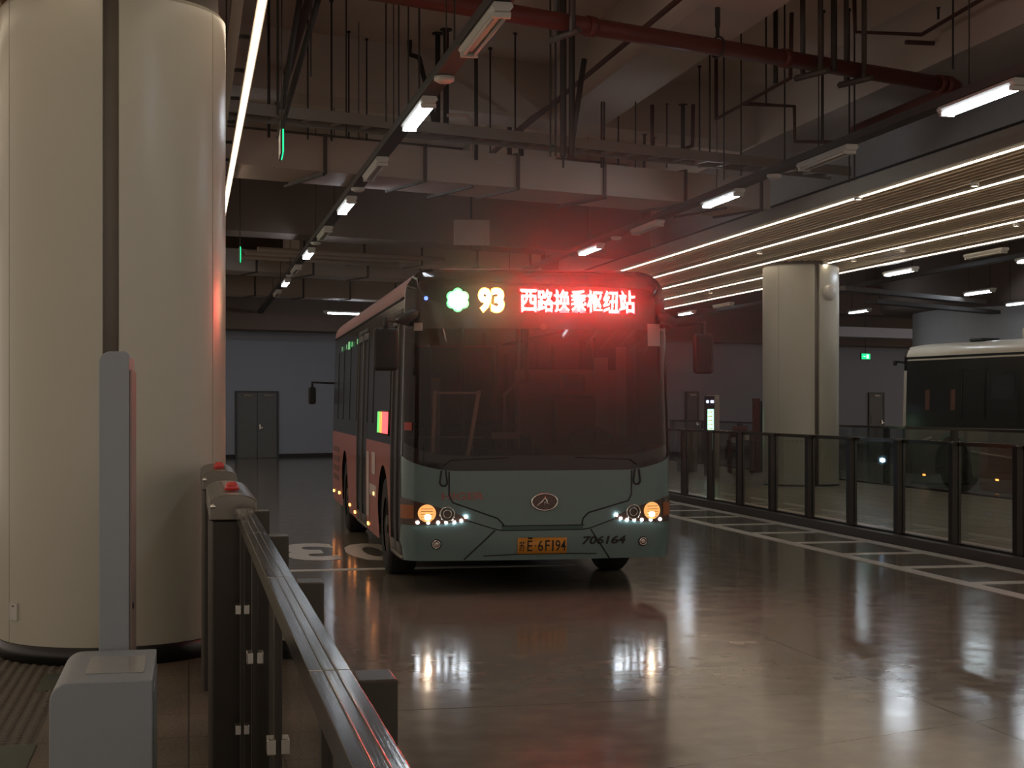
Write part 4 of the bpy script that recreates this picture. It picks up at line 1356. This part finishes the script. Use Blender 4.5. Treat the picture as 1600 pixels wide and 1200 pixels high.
# the light of the display on the bus front and the hall
def lamp(name, loc, col, e, r, parent=None):
    l = bpy.data.lights.new(name, 'POINT'); l.color = col; l.energy = e; l.shadow_soft_size = r
    o = bpy.data.objects.new(name, l); COL.objects.link(o); o.location = loc
    if parent: o.parent = parent
    return o
for i in range(4):
    p = sh.P(sh.s_at_x(-.05 + i * .27), 2.57, .10); lamp('destination_display_light', p, (1, .03, .02), 1.3, .05, disp)
lamp('route_number_light', sh.P(sh.s_at_x(-.445), 2.57, .10), (1, .40, .05), .8, .05, disp)
lamp('snowflake_light', sh.P(sh.s_at_x(-.742), 2.57, .08), (.05, 1, .25), .25, .04, disp)
# small bits on the screen
q = MB(); sh.disc('', None, None, -1.02, 2.585, .018, .012, 12, mb=q, build=False); q.build('blue_indicator', glow('blue_led', (.05, .12, 1), 2.5), bus_a)
q = MB(); sh.disc('', None, None, .02, 2.34, .03, .01, 16, mb=q, build=False); q.build('front_camera', M_steeldark, bus_a)
q = MB(); sh.patch('', None, None, sh.s_at_x(.99), sh.s_at_x(1.13), 2.18, 2.38, 5, 3, off=.012, mb=q, build=False); q.build('screen_sticker', mat('clear_sticker', (.42, .33, .31), .4), bus_a)
q = MB(); sh.patch('', None, None, sh.s_at_x(-1.14), sh.s_at_x(-1.05), 2.30, 2.37, 5, 3, off=.012, mb=q, build=False); q.build('screen_sticker', MATS['clear_sticker'], bus_a)
q = MB(); sh.patch('', None, None, -sh.s_at_x(1.19) - .02, sh.s_at_x(-1.14), 1.43, 1.50, 4, 3, off=.012, mb=q, build=False); q.build('red_sticker', mat('red_sticker', (.4, .03, .02), .4), bus_a)

# --- doors on the near flank
def bus_door(y0, y1, nm):
    s0, s1 = sh.s_at_y(y0), sh.s_at_y(y1)
    mid = (s0 + s1) / 2
    q = MB(); sh.patch('', None, None, s0, s1, .30, 2.50, 6, 10, off=-.05, mb=q, build=False); d_ = q.build('passenger_door', M_inner, bus_a)
    for a, b in ((s0, mid), (mid, s1)):
        w = abs(b - a); sg = -1
        q = MB(); sh.patch('', None, None, a - .03, b + .03, .36, 2.42, 4, 10, off=-.012, mb=q, build=False); q.build('door_glass', M_sideglass, d_)
        q = MB()
        for (u0, u1, z0, z1) in ((a - .005, a - .045, .33, 2.45), (b + .045, b + .005, .33, 2.45), (a, b, .33, .42), (a, b, 2.38, 2.45)):
            sh.patch('', None, None, u0, u1, z0, z1, 3, 6, off=.004, thick=.03, mb=q, build=False)
        q.build('leaf_frame', mat('door_frame_dark', (.05, .045, .042), .35), d_)
    q = MB(); sh.patch('', None, None, s0, s1, .285, .32, 4, 1, off=.012, thick=.05, mb=q, build=False); q.build('door_sill', M_steel, d_)
    for u in (mid - .06, mid + .06):
        q = MB(); q.tube([sh.P(u, .75, -.03), sh.P(u, 1.7, -.03)], .014, 8); q.build('grab_rail', M_grey, d_)
    q = MB(); sh.patch('', None, None, s0, s1, 2.45, 2.51, 4, 1, off=.004, thick=.03, mb=q, build=False); q.build('door_header', M_rub, d_)


bus_door(.24, 1.15, 'front')
bus_door(3.72, 5.05, 'middle')
# flank graphics and side display
def side_patch(name, y0, y1, z0, z1, mt, off=.004, parent=bus_a, thick=0):
    q = MB(); sh.patch('', None, None, sh.s_at_y(y0), sh.s_at_y(y1), z0, z1, 4, 3, off=off, mb=q, build=False, thick=thick); return q.build(name, mt, parent)


side_patch('flank_graphic', 2.62, 3.0, .93, 1.16, M_whitepaint)
side_patch('flank_graphic', 2.5, 3.25, .70, .82, M_whitepaint)
side_patch('flank_graphic', 3.32, 3.62, .45, 1.15, M_whitepaint)
for i in range(4): side_patch('rear_flank_vent', 7.9, 9.0, 1.0 - i * .13, 1.07 - i * .13, mat('vent_dark', (.16, .06, .05), .5))
sd = side_patch('side_display', 1.28, 2.42, 1.36, 1.60, mat('display_board', (.02, .02, .02)), .010, thick=.008)
side_patch('display_segment', 1.30, 1.86, 1.375, 1.585, glow('side_red', (1, .03, .06), 1.0), .014, sd)
side_patch('display_segment', 1.88, 2.02, 1.375, 1.585, glow('side_amber', (1, .38, .03), .9), .014, sd)
side_patch('display_segment', 2.04, 2.18, 1.375, 1.585, glow('side_yellow', (.7, .8, .05), .5), .014, sd)
side_patch('display_segment', 2.20, 2.36, 1.375, 1.585, glow('side_green', (.02, .9, .12), .8), .014, sd)
for i, yy in enumerate((5.1, 5.9, 6.3, 6.8, 7.6)):  # glowing patches imitate green text reflected in the side glass
    side_patch('green_reflection', yy, yy + (.30 if i == 2 else .12), 2.38 - (.02 if i == 2 else 0), 2.44 + (.02 if i == 2 else 0), glow('side_green2', (.02, .8, .2), .55 if i == 2 else .25), .012)

# --- cabin seen through the windscreen
q = MB(); q.box((-1.15, .3, .35), (1.15, 9.1, .40)); q.build('cabin_floor', M_inner, bus_a)
q = MB(); q.box((-1.1, .25, 2.52), (1.1, 9.1, 2.56)); q.build('cabin_ceiling', M_inner, bus_a)
q = MB(); q.box((-1.1, 9.05, .5), (1.1, 9.1, 2.5)); q.build('cabin_rear', M_grey, bus_a)
q = MB(); q.box((-1.08, .22, 1.02), (1.08, .55, 1.12)).prism([(.20, 1.12), (.50, 1.12), (.62, 1.26), (.50, 1.30), (.30, 1.20)], 'x', .05, 1.05); q.build('dashboard', M_inner, bus_a, bevel=.015)
q = MB(); q.tube([(.62 + .22 * math.cos(2 * PI * k / 28), .72 + .10 * math.sin(2 * PI * k / 28), 1.28 + .16 * math.sin(2 * PI * k / 28)) for k in range(28)], .014, 8, closed=True)
q.cyl((.62, .72, 1.28), (.62, .55, 1.05), .03, 8); q.tube([(.41, .72, 1.28), (.83, .72, 1.28)], .012, 6); q.build('steering_wheel', M_rub, bus_a)
q = MB(); q.box((.38, 1.05, .95), (.86, 1.5, 1.08)).box((.40, 1.42, 1.05), (.84, 1.55, 1.75)).box((.5, 1.44, 1.75), (.74, 1.54, 1.95)); q.box((.5, 1.1, .4), (.74, 1.4, .95)); q.build('driver_seat', M_seat, bus_a, bevel=.04)
q = MB(); q.box((.06, 1.65, .4), (1.12, 1.69, 2.0)); q.build('driver_partition', M_grey, bus_a)
q = MB(); q.box((.10, 1.0, .4), (.14, 1.65, 1.35)); q.build('driver_gate', M_grey, bus_a)
q = MB(); q.box((-.35, .60, 1.34), (-.10, .70, 1.40)); q.build('fare_box_top', M_grey, bus_a)
q = MB(); q.box((-.38, .62, .4), (-.08, .9, 1.25)); q.build('fare_box', M_inner, bus_a)
q = MB()
q.tube([(-1.12, .45, 1.36), (-.45, .45, 1.36)], .010, 8); q.tube([(-.55, .45, 1.36), (-.55, .45, 1.15)], .010, 8)
q.tube([(-.06, .8, .4), (-.06, .8, 2.5)], .020, 10)
q.tube([(-.12, 1.2, .4), (-.12, 1.2, 1.75), (-.02, 1.2, 1.86), (.10, 1.2, 1.88), (.10, 1.2, 2.5)], .020, 10)
q.build('handrails', M_grey, bus_a)
q = MB()
q.tube([(-.93, .38, 1.05), (-.90, .38, 1.78)], .018, 8); q.tube([(-.62, .38, 1.10), (-.50, .38, 1.78)], .020, 8); q.tube([(-.90, .38, 1.76), (-.50, .38, 1.76)], .010, 8)
q.build('entrance_rail', M_whitepaint, bus_a)
for yy in (2.6, 3.5, 4.4, 6.2, 7.0, 7.8):
    for xx in (-.85, -.42, .42, .85):
        if xx < 0 and 3.4 < yy < 5: continue
        q = MB(); q.box((xx - .2, yy, .75), (xx + .2, yy + .42, .84)).box((xx - .2, yy + .38, .80), (xx + .2, yy + .46, 1.42)); q.box((xx - .05, yy + .1, .4), (xx + .05, yy + .3, .75)); q.build('passenger_seat', M_seat, bus_a, bevel=.02)
for (xx, yy) in ((-.32, 2.5), (.32, 2.5), (-.32, 5.1), (.32, 5.1), (-.32, 7.0), (.32, 7.0)):
    q = MB(); q.cyl((xx, yy, .4), (xx, yy, 2.52), .017, 8); q.build('grab_pole', M_grey, bus_a)
for (xx, yy, z0, z1, w) in ((.95, .9, 1.35, 2.2, .10), (.78, 1.0, 1.4, 2.1, .13), (-.85, .7, 1.2, 1.9, .09)):
    q = MB(); q.box((xx - w / 2, yy, z0), (xx + w / 2, yy + .03, z1)); q.build('pale_curtain', M_grey, bus_a, bevel=.01)

# parked bus at right
pb = at(1397, 600, 31.0)
th = math.radians(-170.9)
ct, st = math.cos(th), math.sin(th)
# front corner (+x side, y=0) at pb
org = Vector((pb.x, pb.y, 0)) - Vector((1.27 * ct, 1.27 * st, 0))
M_b2white = mat('white_bus_paint', (.60, .56, .48), .35, coat=.3)
M_b2grey = mat('grey_bus_skirt', (.24, .22, .20), .35, coat=.2)
bus_b, sh2, _, _ = bus(dict(
    L=10.4, loc=org, rz=th, detail=False, zr=2.60,
    label='parked bus with white roof and black windows beyond the right platform',
    paint=dict(front=M_teal, lower=M_b2grey, roof=M_b2white, cap=M_b2white, pillar=M_b2white),
    dividers=(2.05, 2.75, 4.4, 6.0), waist=1.22,
    mirrors=((-1.38, -.02, 1.95, .2, .36), (1.21, -.05, 2.50, .05, .10)), armz=2.5,
    markers=((.9, .28), (3.1, .28), (5.3, .28)), marker_sides=(1,)))
def p2(name, y0, y1, z0, z1, mt, off=.004, ns=8, parent=bus_b, thick=0):
    q = MB(); sh2.patch('', None, None, sh2.s_at_y(y0, 1), sh2.s_at_y(y1, 1), z0, z1, ns, 3, off=off, mb=q, build=False, thick=thick); return q.build(name, mt, parent)
p2('upper_trim_line', .15, 9.5, 2.53, 2.56, M_b2white, .012, 40)
p2('window_frame', 2.15, 3.7, 1.40, 2.28, M_rub, .006)
p2('window_frame', 2.95, 3.6, 1.75, 2.2, mat('blue_black_glass', (.03, .035, .045), .1), .010)
s_t = sh2.s_at_y(1.82, 1)
q = MB()
def zlo(s):
    y = sh2.plan(s)[1]; d = abs(y - 1.82); return .50 + math.sqrt(max(0, .56 ** 2 - d * d)) + .0
sh2.patch('', None, None, sh2.s_at_y(1.24, 1), sh2.s_at_y(2.40, 1), zlo, lambda s: zlo(s) + .08, 30, 2, off=.012, mb=q, build=False); q.build('wheel_arch_trim', M_teal, bus_b)
q = MB()
pts = []
for k in range(20):
    yy = .25 + k * .05; pts.append(sh2.P(sh2.s_at_y(yy, 1), .90 + .12 * (k / 19.0) ** 2, .012))
q.tube(pts, .022, 6)
pts = []
for k in range(40):
    yy = 2.42 + k * .18; pts.append(sh2.P(sh2.s_at_y(yy, 1), .78 - .16 * (1 - math.exp(-k * .12)), .012))
q.tube(pts, .022, 6); q.build('swoosh_stripe', M_b2white, bus_b)
for yy in (.95, 1.75):
    p2('driver_cab_curtain', yy, yy + .14, 1.55, 1.95, mat('tan_curtain', (.13, .06, .04), .6), .006)
q = MB(); q.box((-.75, 3.2, 2.86), (.75, 5.2, 3.08)); q.build('roof_air_unit', M_b2white, bus_b, bevel=.06, seg=4)
q = MB(); q.box((.5, 1.9, 2.86), (.9, 2.3, 2.92)); q.build('roof_hatch', M_rub, bus_b, bevel=.02)

# third bus hidden behind the lit one, only its mirror shows
bus_c, sh3, _, _ = bus(dict(
    L=9.0, loc=(4.10, 24.6, 0), rz=RZ1, detail=False,
    label='bus standing behind the teal one, only its left mirror in sight', paint=dict(front=M_teal, lower=M_b2grey, roof=M_b2grey, cap=M_mask),
    dividers=(2.0, 4.0, 6.0), mirrors=((-2.18, -.12, 1.80, .12, .27), (1.5, -.1, 1.80, .12, .27)), armz=1.98,
    markers=((3.0, .4),), marker_sides=(-1,)))
for sg in (-1, 1):
    q = MB(); sh3.disc('', None, None, sg * 1.02, .70, .035, .014, mb=q, build=False); q.build('headlamp', glow('cool_headlamp', (.55, .75, 1.0), 40), bus_c)

# ------------------------------------------------------------ added volume imitating lens bloom around the lit sign
def bloom_volume():
    m = bpy.data.materials.new('sign_bloom'); m.use_nodes = True
    nt = m.node_tree; nt.nodes.clear(); n = nt.nodes
    out = n.new('ShaderNodeOutputMaterial'); v = n.new('ShaderNodeVolumeScatter')
    v.inputs['Color'].default_value = (1, 1, 1, 1); v.inputs['Anisotropy'].default_value = .80
    tc = n.new('ShaderNodeTexCoord'); ln = n.new('ShaderNodeVectorMath'); ln.operation = 'LENGTH'
    nt.links.new(tc.outputs['Object'], ln.inputs[0])
    mr = n.new('ShaderNodeMapRange'); mr.interpolation_type = 'SMOOTHSTEP'
    mr.inputs[1].default_value = 1.0; mr.inputs[2].default_value = 0.1; mr.inputs[3].default_value = 0.0; mr.inputs[4].default_value = BLOOM_DENSITY
    nt.links.new(ln.outputs['Value'], mr.inputs[0]); nt.links.new(mr.outputs[0], v.inputs['Density'])
    nt.links.new(v.outputs[0], out.inputs['Volume'])
    q = MB(); q.lathe([(max(.0001, math.sin(PI * k / 16)), -math.cos(PI * k / 16)) for k in range(17)], n=32); o = q.build('bloom_volume', m)
    o.location = (3.35, 11.9, 2.62); o.scale = (2.9, 2.4, 2.3)
    tag(o, 'added scattering volume in front of the bus imitating the red bloom of its lit sign', 'bloom_volume', kind='stuff')
bloom_volume()
